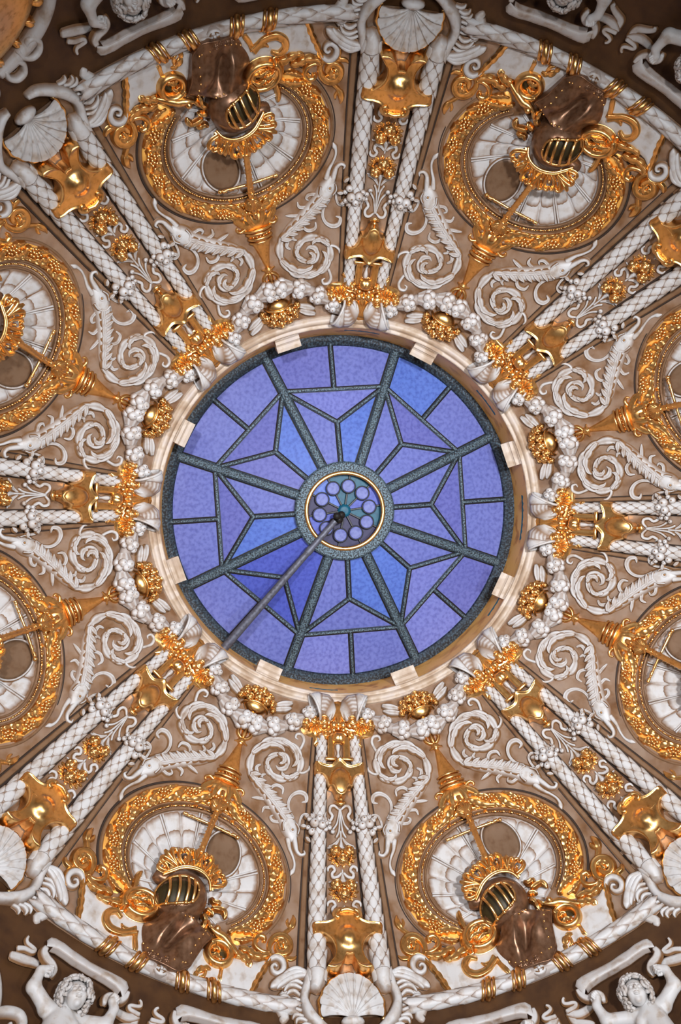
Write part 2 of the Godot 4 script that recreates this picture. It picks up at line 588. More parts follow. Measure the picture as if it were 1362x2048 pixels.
func build_skylight() -> void:
	var w := Node3D.new()
	w.name = "window_1"
	w.set_meta("kind", "structure")
	add_child(w, true)
	var m := Mb.new()
	revolve(m, [Vector2(1.60, FRAME_Y + 0.06), Vector2(1.60, FRAME_Y - 0.05), Vector2(1.60, FRAME_Y - 0.05), Vector2(1.50, FRAME_Y - 0.055), Vector2(1.50, FRAME_Y - 0.055), Vector2(1.465, FRAME_Y - 0.035), Vector2(1.465, FRAME_Y - 0.035), Vector2(1.448, FRAME_Y + 0.0)], 160, 0)
	structure("frame", m, M.steel_dark, w)
	m = Mb.new()
	revolve(m, [Vector2(0.425, HUB_Y + 0.03), Vector2(0.425, HUB_Y - 0.04), Vector2(0.425, HUB_Y - 0.04), Vector2(0.41, HUB_Y - 0.055), Vector2(0.41, HUB_Y - 0.055), Vector2(0.345, HUB_Y - 0.055), Vector2(0.345, HUB_Y - 0.055), Vector2(0.33, HUB_Y + 0.0)], 96, 0)
	structure("hub_ring", m, M.steel, w)
	m = Mb.new()
	var rp := []
	for k in 13:
		var t := TAU * k / 12
		rp.append(Vector2(0.326 + 0.019 * cos(t), HUB_Y - 0.055 + 0.019 * sin(t)))
	var pts := PackedVector3Array()
	for k in 97:
		for p: Vector2 in rp: pts.append(ell(p.x, TAU * k / 96, p.y))
	grid(m, 97, 13, pts, PackedColorArray(), 2, true, true)
	var gr := structure("brass_ring", m, M.gold, w)
	gr.set_meta("label", "polished brass ring round the small rosette at the crown")
	var tints := ["glass_lilac", "glass_lilac", "glass_pale", "glass_lilac", "glass_plum"]
	var rng := RandomNumberGenerator.new()
	rng.seed = 5
	var blue := {"3_outer_b": 1, "5_inner_a": 1, "6_inner_b": 2, "7_inner_b": 3, "7_inner_a": 3, "0_inner_b": 1, "1_inner_a": 1, "6_tri": 4, "7_tri": 3, "4_inner_a": 1}
	for k in 8:
		var a0 := 45.0 * k - 22.5
		var am := 45.0 * k
		var a1 := 45.0 * k + 22.5
		var j0 := sky_pt(1.154, a0)
		var j1 := sky_pt(1.154, a1)
		var y := sky_pt(0.77, am)
		var cm := (j0 + j1) * 0.5
		m = Mb.new()
		bar(m, sky_pt(0.40, a1, -0.012), sky_pt(1.48, a1, -0.012), 0.072, 0.05)
		var spk := structure("spoke", m, M.steel, w)
		m = Mb.new()
		bar(m, sky_pt(0.40, a1, -0.012), sky_pt(1.47, a1, -0.012), 0.096, 0.018, 0.3)
		structure("shadow_flange", m, M.black, spk)  # black flange that draws a shadow line along the spoke
		for b in [[sky_pt(0.40, am), y], [y, j0], [y, j1], [j0, j1], [cm, sky_pt(1.47, am)]]:
			m = Mb.new()
			bar(m, b[0] + Vector3(0, 0.012, 0), b[1] + Vector3(0, 0.012, 0), 0.026, 0.038, 0.5)
			var mun := structure("muntin", m, M.steel, w)
			m = Mb.new()
			bar(m, b[0] + Vector3(0, 0.012, 0), b[1] + Vector3(0, 0.012, 0), 0.050, 0.018, 0.3)
			structure("shadow_flange", m, M.black, mun)  # wider black flange, a drawn shadow line beside the muntin
		for side in [[a0, j0, "a"], [a1, j1, "b"]]:
			for q in [["inner", [sky_pt(0.38, side[0]), sky_pt(0.38, am), y, side[1]]], ["outer", [side[1], cm, sky_pt(1.49, am), sky_pt(1.50, lerpf(am, side[0], 0.33)), sky_pt(1.50, lerpf(am, side[0], 0.67)), sky_pt(1.49, side[0])]]]:
				m = Mb.new()
				slab(m, q[1], 0.008)
				var key := "%d_%s_%s" % [k, q[0], side[2]]
				var g: String = tints[rng.randi() % tints.size()]
				if blue.has(key): g = ["", "glass_blue", "glass_blue", "glass_deep", "glass_plum"][blue[key]]
				structure("pane", m, M[g], w)
		m = Mb.new()
		slab(m, [j0, j1, y], 0.008)
		var g2: String = tints[rng.randi() % tints.size()]
		if blue.has("%d_tri" % k): g2 = ["", "glass_blue", "glass_blue", "glass_deep", "glass_plum"][blue["%d_tri" % k]]
		structure("pane", m, M[g2], w)
	# rosette inside the hub
	var wedge := ["glass_dark", "glass_teal", "glass_deep", "glass_teal", "glass_teal", "glass_blue", "glass_dark", "glass_deep", "glass_dark", "glass_dark"]
	for k in 10:
		var a0 := 36.0 * k + 23.1
		m = Mb.new()
		slab(m, [sky_pt(0.05, a0, -0.012), sky_pt(0.335, a0, -0.012), sky_pt(0.345, a0 + 18, -0.012), sky_pt(0.335, a0 + 36, -0.012), sky_pt(0.05, a0 + 36, -0.012)], 0.006)
		structure("pane", m, M[wedge[k]], w)
		m = Mb.new()
		bar(m, sky_pt(0.05, a0, 0.0), sky_pt(0.33, a0, 0.0), 0.016, 0.012)
		structure("lead_came", m, M.black, w)
		m = Mb.new()
		var c := sky_pt(0.2145, a0, 0.018)
		var pp := PackedVector3Array()
		for j in 5:
			var rr: float = [0.001, 0.03, 0.045, 0.054, 0.058][j]
			for q in 17:
				pp.append(c + Vector3(cos(TAU * q / 16) * rr, [-0.006, -0.004, -0.008, -0.006, 0.018][j], sin(TAU * q / 16) * rr))
		grid(m, 5, 17, pp, PackedColorArray(), 0, true, true)
		var rd := structure("roundel", m, M.glass_lilac, w)
		m = Mb.new()
		var pr2 := PackedVector3Array()
		for q in 25:
			for j in 7:
				var e: float = 0.058 + 0.006 * cos(TAU * j / 6)
				pr2.append(c + Vector3(cos(TAU * q / 24) * e, -0.004 + 0.006 * sin(TAU * j / 6), sin(TAU * q / 24) * e))
		grid(m, 25, 7, pr2, PackedColorArray(), 2, true, true)
		structure("roundel_lead", m, M.black, rd)
	m = Mb.new()
	var c0 := sky_pt(0.0, 0, 0.02)
	var pq := PackedVector3Array()
	for j in 4:
		for q in 17: pq.append(c0 + Vector3(cos(TAU * q / 16) * [0.001, 0.03, 0.05, 0.058][j], [-0.01, -0.008, -0.006, 0.02][j], sin(TAU * q / 16) * [0.001, 0.03, 0.05, 0.058][j]))
	grid(m, 4, 17, pq, PackedColorArray(), 0, true, true)
	structure("roundel", m, M.glass_teal, w)
	# plaster bracket blocks that hold the frame, on the spokes' lines
	for k in 8:
		m = Mb.new()
		var t := turn_of(45.0 * k + 22.5)
		var pts2 := PackedVector3Array()
		var pr := [Vector2(376, 3), Vector2(374, 5), Vector2(371, 6), Vector2(370, 3), Vector2(366, 2), Vector2(361, 4), Vector2(360, 1), Vector2(355, 0), Vector2(350, 2), Vector2(344, 3), Vector2(343, 0), Vector2(343, -16)]
		for r in pr.size():
			for s in 2:
				pts2.append(at((s * 2 - 1) * 25.0, pr[r].x, pr[r].y))
		var wp := PackedVector3Array()
		for p in pts2: wp.append(t * p)
		for r in pr.size() - 1:
			face(m, PackedVector3Array([wp[r * 2], wp[r * 2 + 1], wp[r * 2 + 2], wp[r * 2 + 3]]), Vector3.DOWN)
		for s in 2:
			for r in pr.size() - 1:
				var back: Vector3 = t * at((s * 2 - 1) * 25.0, 380.0, -20.0)
				face(m, PackedVector3Array([wp[r * 2 + s], wp[r * 2 + 2 + s], back, back]), t.basis * Vector3(s * 2 - 1, 0, 0))
		var o := structure("bracket_block", m, M.stone)
		o.remove_meta("kind")
		o.set_meta("label", "moulded stone bracket block between skylight frame and lip, over the " + BAYS[k])
		o.set_meta("category", "bracket")
		o.set_meta("group", "stone blocks round the skylight")

func build_boom() -> void:
	var a := Vector3(-0.09, 9.05, -0.085)
	var b := Vector3(-1.037, 9.10, -1.167)
	var t := Node3D.new()
	t.name = "opening_rod"
	t.position = b
	t.set_meta("category", "rod")
	t.set_meta("label", "long grey metal rod crossing the skylight from its hub to the lower left rim")
	var m := Mb.new()
	var d := (b - a).normalized()
	var e1 := d.cross(Vector3.UP).normalized()
	var e2 := e1.cross(d)
	var pts := PackedVector3Array()
	for q in [[0.0, 0.026], [0.3, 0.027], [0.3, 0.033], [0.36, 0.033], [0.36, 0.028], [1.40, 0.037], [1.437, 0.037]]:
		for k in 13: pts.append(a + d * q[0] + (e1 * cos(TAU * k / 12) + e2 * sin(TAU * k / 12)) * q[1])
	grid(m, 7, 13, pts, PackedColorArray(), 2, true, true)
	part(t, "shaft", m, M.iron)
	m = Mb.new()
	for q in [Vector3(0, 0.02, 0), Vector3(0.02, 0.03, 0.04), Vector3(-0.05, 0.03, -0.02), Vector3(-0.02, 0.0, 0.03)]:
		var pq := PackedVector3Array()
		for j in 7:
			for k in 11:
				pq.append(a + q + Vector3(0.035, 0, 0.01) + Vector3(sin(PI * j / 6) * cos(TAU * k / 10), cos(PI * j / 6), sin(PI * j / 6) * sin(TAU * k / 10)) * 0.035)
		grid(m, 7, 11, pq, PackedColorArray(), 1, true, true)
	part(t, "knuckle", m, M.black)
	add_child(t, true)

# ---------------------------------------------------------------- ribs
const SIDES := {1: "anticlockwise", -1: "clockwise"}

func build_rods() -> void:
	for sx: int in [1, -1]:
		var t := thing("leaf_rod", "rod", "leaf covered rods of the ribs", 0.0713 * sx * 700, 700)
		var m := Mb.new()
		var c := []
		for k in 12:
			var y := 458.0 + 45.5 * k
			c += [0.0713 * sx * y, y, 0.0215 * y * 0.62, 0.0205 * y]
		c += [0.0713 * sx * 968, 970, 11.0, 15.0, 0.0735 * sx * 975, 982, 9.0, 8.0]
		tube(m, c, [CP[0], CP[0].lerp(CP[1], 0.35)], 12, 30.0)
		part(t, "core", m, M.plaster)
		m = Mb.new()
		ridge(m, [0.0713 * sx * 945, 945, 21, 0.072 * sx * 958, 958, 20, 0.074 * sx * 968, 969, 16, 0.078 * sx * 974, 980, 12], 30, CP, 0, 8.0, 1.0, 3.0)
		part(t, "end_collar", m, M.plaster)
		var y := 470.0
		var row := 0
		while y < 966.0:
			var r := 0.0215 * y
			for q in ([-0.62, 0.62] if row % 2 else [-1.22, 0.0, 1.22]):
				m = Mb.new()
				var pts := PackedVector3Array()
				var col := PackedColorArray()
				for j in 5:
					var tt := j / 4.0
					var wd: float = [0.42, 0.60, 0.56, 0.36, 0.05][j]
					var lift: float = [0.99, 1.03, 1.07, 1.11, 1.14][j]
					var ly := y + r * 0.62 - tt * r * 1.55
					for s in 7:
						var ss: float = [-1.0, -0.80, -0.45, 0.0, 0.45, 0.80, 1.0][s]
						var ph: float = q + ss * wd
						var rr := r * (lift - 0.05 * ss * ss)
						if s == 0 or s == 6: rr -= r * 0.05
						pts.append(Vector3(0.0713 * sx * ly + sin(ph) * rr, ly, r * 0.62 + cos(ph) * rr))
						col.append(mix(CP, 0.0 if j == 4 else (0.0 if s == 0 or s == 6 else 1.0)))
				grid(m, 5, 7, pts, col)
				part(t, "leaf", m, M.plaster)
			y += r * 0.98
			row += 1
		spread(t, "white plaster rod of overlapping leaves, %s side of the %%s" % SIDES[sx], 0.0)

func build_rib_shields() -> void:
	# small shield
	var t := thing("strap_shield", "shield", "small gilded shields on the ribs", 0, 556)
	var m := Mb.new()
	var half := [3.2, 509.4, 8.5, 516.1, 16.2, 522.7, 24.7, 525.2, 35.1, 523.6, 45.5, 520.6, 51.4, 519.1, 51.4, 531, 50.7, 540.6, 41.4, 542.5, 33.7, 546.8, 28.6, 554.4, 26.3, 563.4, 24.7, 568.8, 17.1, 570.4, 12.7, 578, 10.4, 585.5, 6.1, 589, -0.8, 591.9]
	half[0] = 0.0
	half[half.size() - 2] = 0.0
	var o := mirrored(half)
	var hf := func(u: float, dx: float, dy: float) -> float:
		var d := Vector2(dx / 21.0, (dy - 6.0) / 30.0).length()
		return 26.0 + 11.0 * sqrt(maxf(0.0, 1.0 - d * d)) + 2.5 * smoothstep(0.80, 0.93, u) - (5.0 if u > 0.99 else 0.0)
	mound_xy(m, 0, 556, smooth_loop(o, 2), 22, hf, CG, 3.0)
	part(t, "shield_body", m, M.gold)
	m = Mb.new()
	tube(m, [-9, 598, 16, 3, 0, 603, 19, 4, 9, 598, 16, 3], CG)
	ball(m, Vector3(0, 595, 20), Vector3(5, 4, 5), CG)
	part(t, "scroll_boss", m, M.gold)
	spread(t, "small gilded shield strapped across both rods on the %s", 0.0)
	# large shield
	t = thing("eared_shield", "shield", "large gilded shields on the ribs", 0, 882)
	m = Mb.new()
	half = [-0.5, 824.4, 11.9, 824.3, 20.6, 829.8, 25.5, 839, 35.4, 846.8, 51.8, 850.8, 72.5, 851.4, 73.1, 864.4, 71.8, 874.1, 59, 873.4, 46.6, 879, 36.3, 888.6, 30.5, 902.3, 30.2, 916.7, 34.8, 930.4, 44, 941.7, 49.6, 946.9, 34.8, 949.6, 22, 944.8, 13.7, 935.9, 10.2, 925.6, 7.1, 920.8, -6.8, 922.2]
	half[0] = 0.0
	half[half.size() - 2] = 0.0
	o = mirrored(half)
	hf = func(u: float, dx: float, dy: float) -> float:
		var d := Vector2(dx, dy - 4.0).length()
		return 36.0 + 9.0 * exp(-pow(d / 19.0, 4.0)) + 5.0 * exp(-pow(d / 34.0, 2.0)) + 2.5 * smoothstep(0.86, 0.95, u) - (5.0 if u > 0.99 else 0.0) - (3.0 * smoothstep(56.0, 70.0, absf(dx)))
	mound_xy(m, 0, 880, smooth_loop(o, 2), 26, hf, CG, 3.0)
	part(t, "shield_body", m, M.gold)
	m = Mb.new()
	for s: float in [-1.0, 1.0]:
		ridge(m, [3, 832, 4, 14, 829, 5, 22, 832, 5, 25, 839, 4.5, 20, 844, 4, 15, 840, 3], 7, CG, 0, 36.0, s, 3.0)
	tube(m, [-16, 832, 39, 4, 0, 829, 42, 5, 16, 832, 39, 4], CG)
	part(t, "rolled_top", m, M.gold)
	spread(t, "large eared gilded shield with a round boss on the %s", 0.0)

func build_brackets() -> void:
	var t := thing("fluted_bracket", "bracket", "gilded bar brackets of the ribs", 0, 490)
	for s: float in [-1.0, 1.0]:
		var m := Mb.new()
		var pts := PackedVector3Array()
		for j in 2:
			for q in [[-7, 2], [-7, 15], [-5, 18], [5, 18], [7, 15], [7, 2]]:
				pts.append(Vector3(s * (15.5 + j * 1.0) + q[0], 466 + j * 46, q[1]))
		grid(m, 2, 6, pts, PackedColorArray())
		part(t, "bar", m, M.gold)
		m = Mb.new()
		tube(m, [s * 16.5 - 12, 511, 17, 4, s * 16.5 + 12, 511, 17, 4], CG, 10, 30)
		part(t, "bar_cap", m, M.gold)
	var m2 := Mb.new()
	ridge(m2, [0, 472, 4, 0, 482, 5, 0, 492, 2.5, 0, 500, 4.5, 0, 508, 2], 7, CP, 3, 0, 1.0, 3.0)
	part(t, "white_drop", m2, M.plaster)
	spread(t, "pair of gilded bars joining flower cluster to small shield on the %s", 0.0)

func build_clasps() -> void:
	var t := thing("flower_clasp", "flower cluster", "gilded flower clusters at the heads of the ribs", 0, 440, 0)
	var m := Mb.new()
	var half := [8.2, 380.8, 17.2, 387.9, 16, 404.3, 25.6, 417, 38.8, 419.1, 58.6, 419.3, 78.1, 426.8, 71.8, 455, 51, 462.1, 49.7, 480.2, 34.1, 475.7, 20.9, 476.1, 6, 476.5]
	half[0] = 0.0
	half[half.size() - 2] = 0.0
	var hf := func(u: float, tt: float) -> float: return 9.0 * sqrt(maxf(0.0, 1.0 - pow(u, 3.0))) + 2.2 * sin(tt * 9.0 + u * 9.0) * u
	mound(m, 0, 438, smooth_loop(mirrored(half), 2), 8, hf, CG, 1.0)
	part(t, "cushion", m, M.gold)
	m = Mb.new()
	for k in 5:
		var x := (k - 2) * 5.0
		ridge(m, [x * 0.55, 400, 3.0, x * 0.5, 412, 2.6, x * 0.8, 424, 3.0, x * 1.4, 434, 2.0], 6, CG, 0, 10.0, 1.0, 3.0)
	ridge(m, [0, 425, 2, 0, 434, 5, 0, 445, 6, 0, 452, 3], 6, CG, 3, 14.0, 1.0, 3.0)
	part(t, "palmette", m, M.gold)
	for s: float in [-1.0, 1.0]:
		for q in [[[-29.3, 433.4], 12.5], [[-49.2, 432.4], 9.0], [[-26.7, 461.1], 8.0], [[66.4, 437.9], 8.5]]:
			m = Mb.new()
			rose(m, -q[0][0] * s, q[0][1], 10, q[1] * 1.3, 17, CG, 5)
			part(t, "rose", m, M.gold)
		for q in [[[-2.9, 468.6], 12.0], [[-9.7, 442.6], 7.0], [[-9.9, 452.5], 5.5], [[0.3, 440.7], 4.5], [[-18.3, 456], 4.5]]:
			m = Mb.new()
			ball(m, Vector3(q[0][0] * s, q[0][1], 17), Vector3(q[1], q[1], q[1]), CG, 6, 10)
			part(t, "fruit", m, M.gold)
		m = Mb.new()
		ridge(m, [34.6, 457.7, 2.9, 41.9, 460.8, 2.6, 39.3, 467.4, 2.6, 34.6, 472.4, 2.6, 41.5, 477.2, 2.4, 48, 482.7, 1.6], 5, CG, 0, 10.0, s, 3.0)
		part(t, "tendril", m, M.gold)
		m = Mb.new()
		ridge(m, [25.3, 433.4, 2.3, 22.1, 425.3, 2.3, 25.6, 420.3, 1.6], 5, CG, 0, 12.0, s, 3.0)
		part(t, "tendril", m, M.gold)
		m = Mb.new()
		for k in 8:
			var a := -0.8 + k * 0.42
			ridge(m, [46 + cos(a) * 9, 432 + sin(a) * 12, 2.5, 46 + cos(a) * 15, 432 + sin(a) * 19, 3.2, 46 + cos(a) * 21, 432 + sin(a) * 26, 2.0], 6, CG, 0, 8.0, s, 3.0)
		part(t, "leaf_fringe", m, M.gold)
	spread(t, "gilded cluster of roses and fruit heading the %s", 0.0)

func build_horns() -> void:
	for sx: int in [1, -1]:
		var t := thing("cornucopia", "horn", "white cornucopias round the skylight", 36.0 * sx, 405, 0)
		var m := Mb.new()
		var pts := PackedVector3Array()
		var col := PackedColorArray()
		# a fat fluted horn swept from the clasp outward
		var prof := [[8, 430, 6, 3], [12, 418, 12, 13], [19, 408, 16, 19], [27, 403, 18, 22], [37, 404, 19, 24], [37, 404, 19, 24], [41, 405, 20, 27], [46, 407, 20, 28], [49, 409, 20, 28], [49, 409, 20, 24.5], [42, 406, 18, 22], [32, 403, 16, 17], [26, 402, 14, 2]]
		for j in prof.size():
			var p: Array = prof[j]
			var ang := lerpf(-0.9, 0.42, clampf(j / 8.0, 0.0, 1.0))
			var tg := Vector2(cos(ang), sin(ang))
			for q in 33:
				var a := TAU * q / 32
				var off: Vector2 = Vector2(-tg.y, tg.x) * cos(a) * p[3] * (0.97 + (0.022 * cos(a * 16.0) if j > 2 and j < 6 else 0.0))
				pts.append(Vector3((p[0] + off.x) * sx, p[1] + off.y, p[2] + sin(a) * p[3] * 0.8))
				col.append(mix(CP, 0.75 + 0.5 * cos(a * 16.0) if j > 2 and j < 5 else 0.1 if j == 2 or j == 5 else (0.15 if j > 9 else 1.0)))  # inner rows painted brown for the shade inside the mouth
		grid(m, prof.size(), 33, pts, col, 2, true)
		var horn := part(t, "horn", m, M.plaster)
		m = Mb.new()
		ridge(m, [11.0 * sx, 398, 3.5, 15.0 * sx, 406, 4.5, 14.0 * sx, 420, 4.5, 19.0 * sx, 432, 4], 12, CP, 0, 12.0, 1.0, 3.0)
		part(t, "collar", m, M.plaster)
		m = Mb.new()
		var mouth := []
		for q in 17:
			var a := TAU * q / 16
			mouth += [(49 - sin(0.42) * cos(a) * 26.5) * sx, 409 + cos(0.42) * cos(a) * 26.5, 20 + sin(a) * 21.5, 2.6]
		tube(m, mouth, CP, 7, 5.0)
		part(t, "mouth_rim", m, M.plaster, horn)
		spread(t, "white fluted cornucopia, %s side at the inner end of the %%s" % SIDES[sx], 0.0)

func fruit_cluster(t: Node3D, spots: Array, cc: Array, m_: Material, called := "fruit") -> void:
	for q in spots:
		var m := Mb.new()
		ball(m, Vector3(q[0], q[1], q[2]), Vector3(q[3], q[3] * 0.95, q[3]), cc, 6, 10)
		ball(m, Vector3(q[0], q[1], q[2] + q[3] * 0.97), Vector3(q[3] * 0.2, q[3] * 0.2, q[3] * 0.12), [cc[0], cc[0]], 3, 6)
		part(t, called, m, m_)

func build_rib_middle() -> void:
	# fruit swag across the rods, with stems, dish and ribbons
	var t := thing("fruit_swag", "swag", "white fruit swags across the ribs", 0, 647)
	for s: float in [-1.0, 1.0]:
		fruit_cluster(t, [[57 * s, 645, 24, 10.5], [42 * s, 650, 27, 9.5], [63 * s, 661, 20, 8], [47 * s, 636, 25, 8], [33 * s, 643, 20, 6.5], [34 * s, 655, 19, 6], [25 * s, 650, 15, 5.5], [18 * s, 657, 12, 5], [66 * s, 634, 17, 6], [25 * s, 639, 13, 5], [69 * s, 650, 14, 5.5]], CP, M.plaster)
		var m := Mb.new()
		for q in [[58, 625, -0.5], [68, 625, -1.0], [40, 624, -0.2], [72, 668, 2.4], [50, 670, 2.9], [33, 632, 0.1], [76, 643, -1.5]]:
			var d := Vector2(sin(-q[2]), -cos(q[2])) * 9.0
			m = Mb.new()
			ridge(m, [q[0] - d.x * 0.4, q[1] - d.y * 0.4 + 4, 2, q[0] + d.x * 0.4, q[1] + d.y * 0.4 + 4, 4, q[0] + d.x, q[1] + d.y + 4, 1], 5, CP, 2, 12.0, s, 3.0)
			part(t, "leaf", m, M.plaster)
		m = Mb.new()
		ridge(m, [1, 606, 1.6, 4, 622, 1.8, 8, 637, 2.2, 16, 648, 2.6], 4, CP, 0, 1.0, s)
		ridge(m, [0, 606, 1.6, 1.5, 630, 1.8, 4, 652, 2.4, 10, 664, 2.4], 4, CP, 0, 1.0, s)
		part(t, "stem", m, M.plaster)
		m = Mb.new()
		ridge(m, [3, 607, 2.0, 11, 600, 3.0, 19, 602, 3.2, 21, 612, 3.2, 16, 621, 3.4, 22, 631, 2.8, 25, 626, 1.2], 4, CP, 1, 0.5, s, 4.0)
		part(t, "ribbon", m, M.plaster)
		m = Mb.new()
		ridge(m, [3, 664, 1.6, 9, 674, 3.4, 18, 681, 4.2, 26, 682, 2.0], 4, CP, 2, 0.5, s, 4.0)
		part(t, "leaf_spray", m, M.plaster)
	var m2 := Mb.new()
	ridge(m2, [-29, 686, 1.6, 0, 685, 2.0, 29, 686, 1.6], 6, CP, 0, 0.5)
	ridge(m2, [0, 650, 2.0, 0, 672, 2.4, 0, 684, 6.5], 5, CP, 3, 0.5)
	part(t, "dish", m2, M.plaster)
	spread(t, "white swag of fruit tied across both rods on the %s", 0.0)
	# posies
	for q in [[702.0, "nearer the skylight", 0.98], [772.0, "farther from the skylight", 1.05]]:
		var y: float = q[0]
		var k: float = q[2]
		t = thing("rose_posy", "posy", "gilded rose posies on the ribs", 0, y)
		for r in [[-14, -6, 12.0], [14, -6, 12.0], [0, 10, 12.5]]:
			var m := Mb.new()
			rose(m, r[0] * k, y + r[1] * k, 12, r[2] * k * 1.05, 17, CG)
			part(t, "rose", m, M.gold)
		var m := Mb.new()
		for j in 13:
			var a := TAU * j / 13.0
			var c := Vector2(cos(a) * 20, sin(a) * 13 + 1) * k
			var d := Vector2(cos(a) * 10, sin(a) * 9) * k
			m = Mb.new()
			ridge(m, [c.x - d.x * 0.3, y + c.y - d.y * 0.3, 3, c.x + d.x * 0.3, y + c.y + d.y * 0.3, 4, c.x + d.x, y + c.y + d.y, 1], 4, CG, 2, 0.5, 1.0, 4.0, 2)
			part(t, "leaf", m, M.gold)
		spread(t, "gilded rose posy %s on the %%s" % q[1], 0.0)
	# ribbon bows
	for q in [[735.0, 30.0, "between the two posies"], [806.0, 34.0, "between outer posy and large shield"]]:
		var y: float = q[0]
		var w: float = q[1] / 30.0
		t = thing("ribbon_bow", "ribbon", "white ribbon bows on the ribs", 0, y)
		for s: float in [-1.0, 1.0]:
			var m := Mb.new()
			ridge(m, [2, y + 1, 2.5, 10 * w, y + 9, 3.2, 20 * w, y + 11, 3.6, 22 * w, y + 3, 3.4, 16 * w, y - 4, 3.2, 21 * w, y - 12, 3.2, 29 * w, y - 9, 3.0, 30 * w, y - 2, 1.4], 4.5, CP, 1, 0.5, s, 3.5)
			part(t, "loop", m, M.plaster)
		var m := Mb.new()
		if y < 760:
			ridge(m, [-30, y + 20, 1.6, 0, y + 18, 2.2, 30, y + 20, 1.6], 5, CP, 0, 0.5)
			ridge(m, [0, y - 6, 2.0, 0, y + 6, 3.0, 0, y + 17, 7], 5, CP, 3, 0.5)
		else:
			ridge(m, [-22, y + 23, 1.5, -12, y + 14, 2.6, 0, y + 11, 3.5, 12, y + 14, 2.6, 22, y + 23, 1.5], 5, CP, 1, 0.5)
			ridge(m, [0, y - 4, 2.0, 0, y + 3, 3.0, 0, y + 12, 4], 5, CP, 3, 0.5)
		part(t, "knot", m, M.plaster)
		spread(t, "white ribbon bow %s on the %%s" % q[2], 0.0)

func build_shells() -> void:
	var t := thing("scallop_shell", "shell", "white scallop shells at the feet of the ribs", 0, 990)
	var hy := 1040.0
	var m := Mb.new()
	var n := 11
	var pts := PackedVector3Array()
	var col := PackedColorArray()
	var rim := []
	var rows := 16
	for j in rows + 1:
		var u := j / float(rows)
		for k in n * 8 + 1:
			var f := k / 8.0
			var a := lerpf(-1.62, 1.62, k / (n * 8.0))
			var ex := 71.0
			var ey := 90.0
			var lob := 1.0 - 0.035 * pow(absf(cos(f * PI)), 6.0)
			var rr := u * lob
			var wave := absf(sin(f * PI))
			var x := sin(a) * ex * rr * (1.0 if absf(a) < 1.2 else 1.0 - 0.25 * (absf(a) - 1.2))
			var y := hy - cos(a) * ey * rr - 4.0 * u
			var z := 9.0 + 17.0 * sin(PI * minf(u * 0.62 + 0.12, 1.0)) - 7.0 * u + pow(1.0 - wave, 3.0) * 6.5 * sqrt(u)
			# growth steps across each flute
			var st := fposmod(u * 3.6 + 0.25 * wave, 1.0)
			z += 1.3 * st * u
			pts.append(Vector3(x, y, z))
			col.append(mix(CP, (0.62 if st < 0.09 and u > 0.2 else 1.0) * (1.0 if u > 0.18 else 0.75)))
			if j == rows: rim += [x, y, 1.6]
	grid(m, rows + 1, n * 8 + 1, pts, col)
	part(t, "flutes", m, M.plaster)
	m = Mb.new()
	var rc := []
	for k in range(0, rim.size(), 12): rc += [rim[k] * 1.02, hy + (rim[k + 1] - hy) * 1.015, 9.0, 4.6]
	tube(m, rc, CG, 7, 12)
	part(t, "gilt_edge", m, M.gold)
	m = Mb.new()
	ball(m, Vector3(0, hy + 4, 8), Vector3(26, 12, 16), CP, 6, 12)
	part(t, "hinge", m, M.plaster)
	spread(t, "white scallop shell edged with gold at the foot of the %s", 0.0)

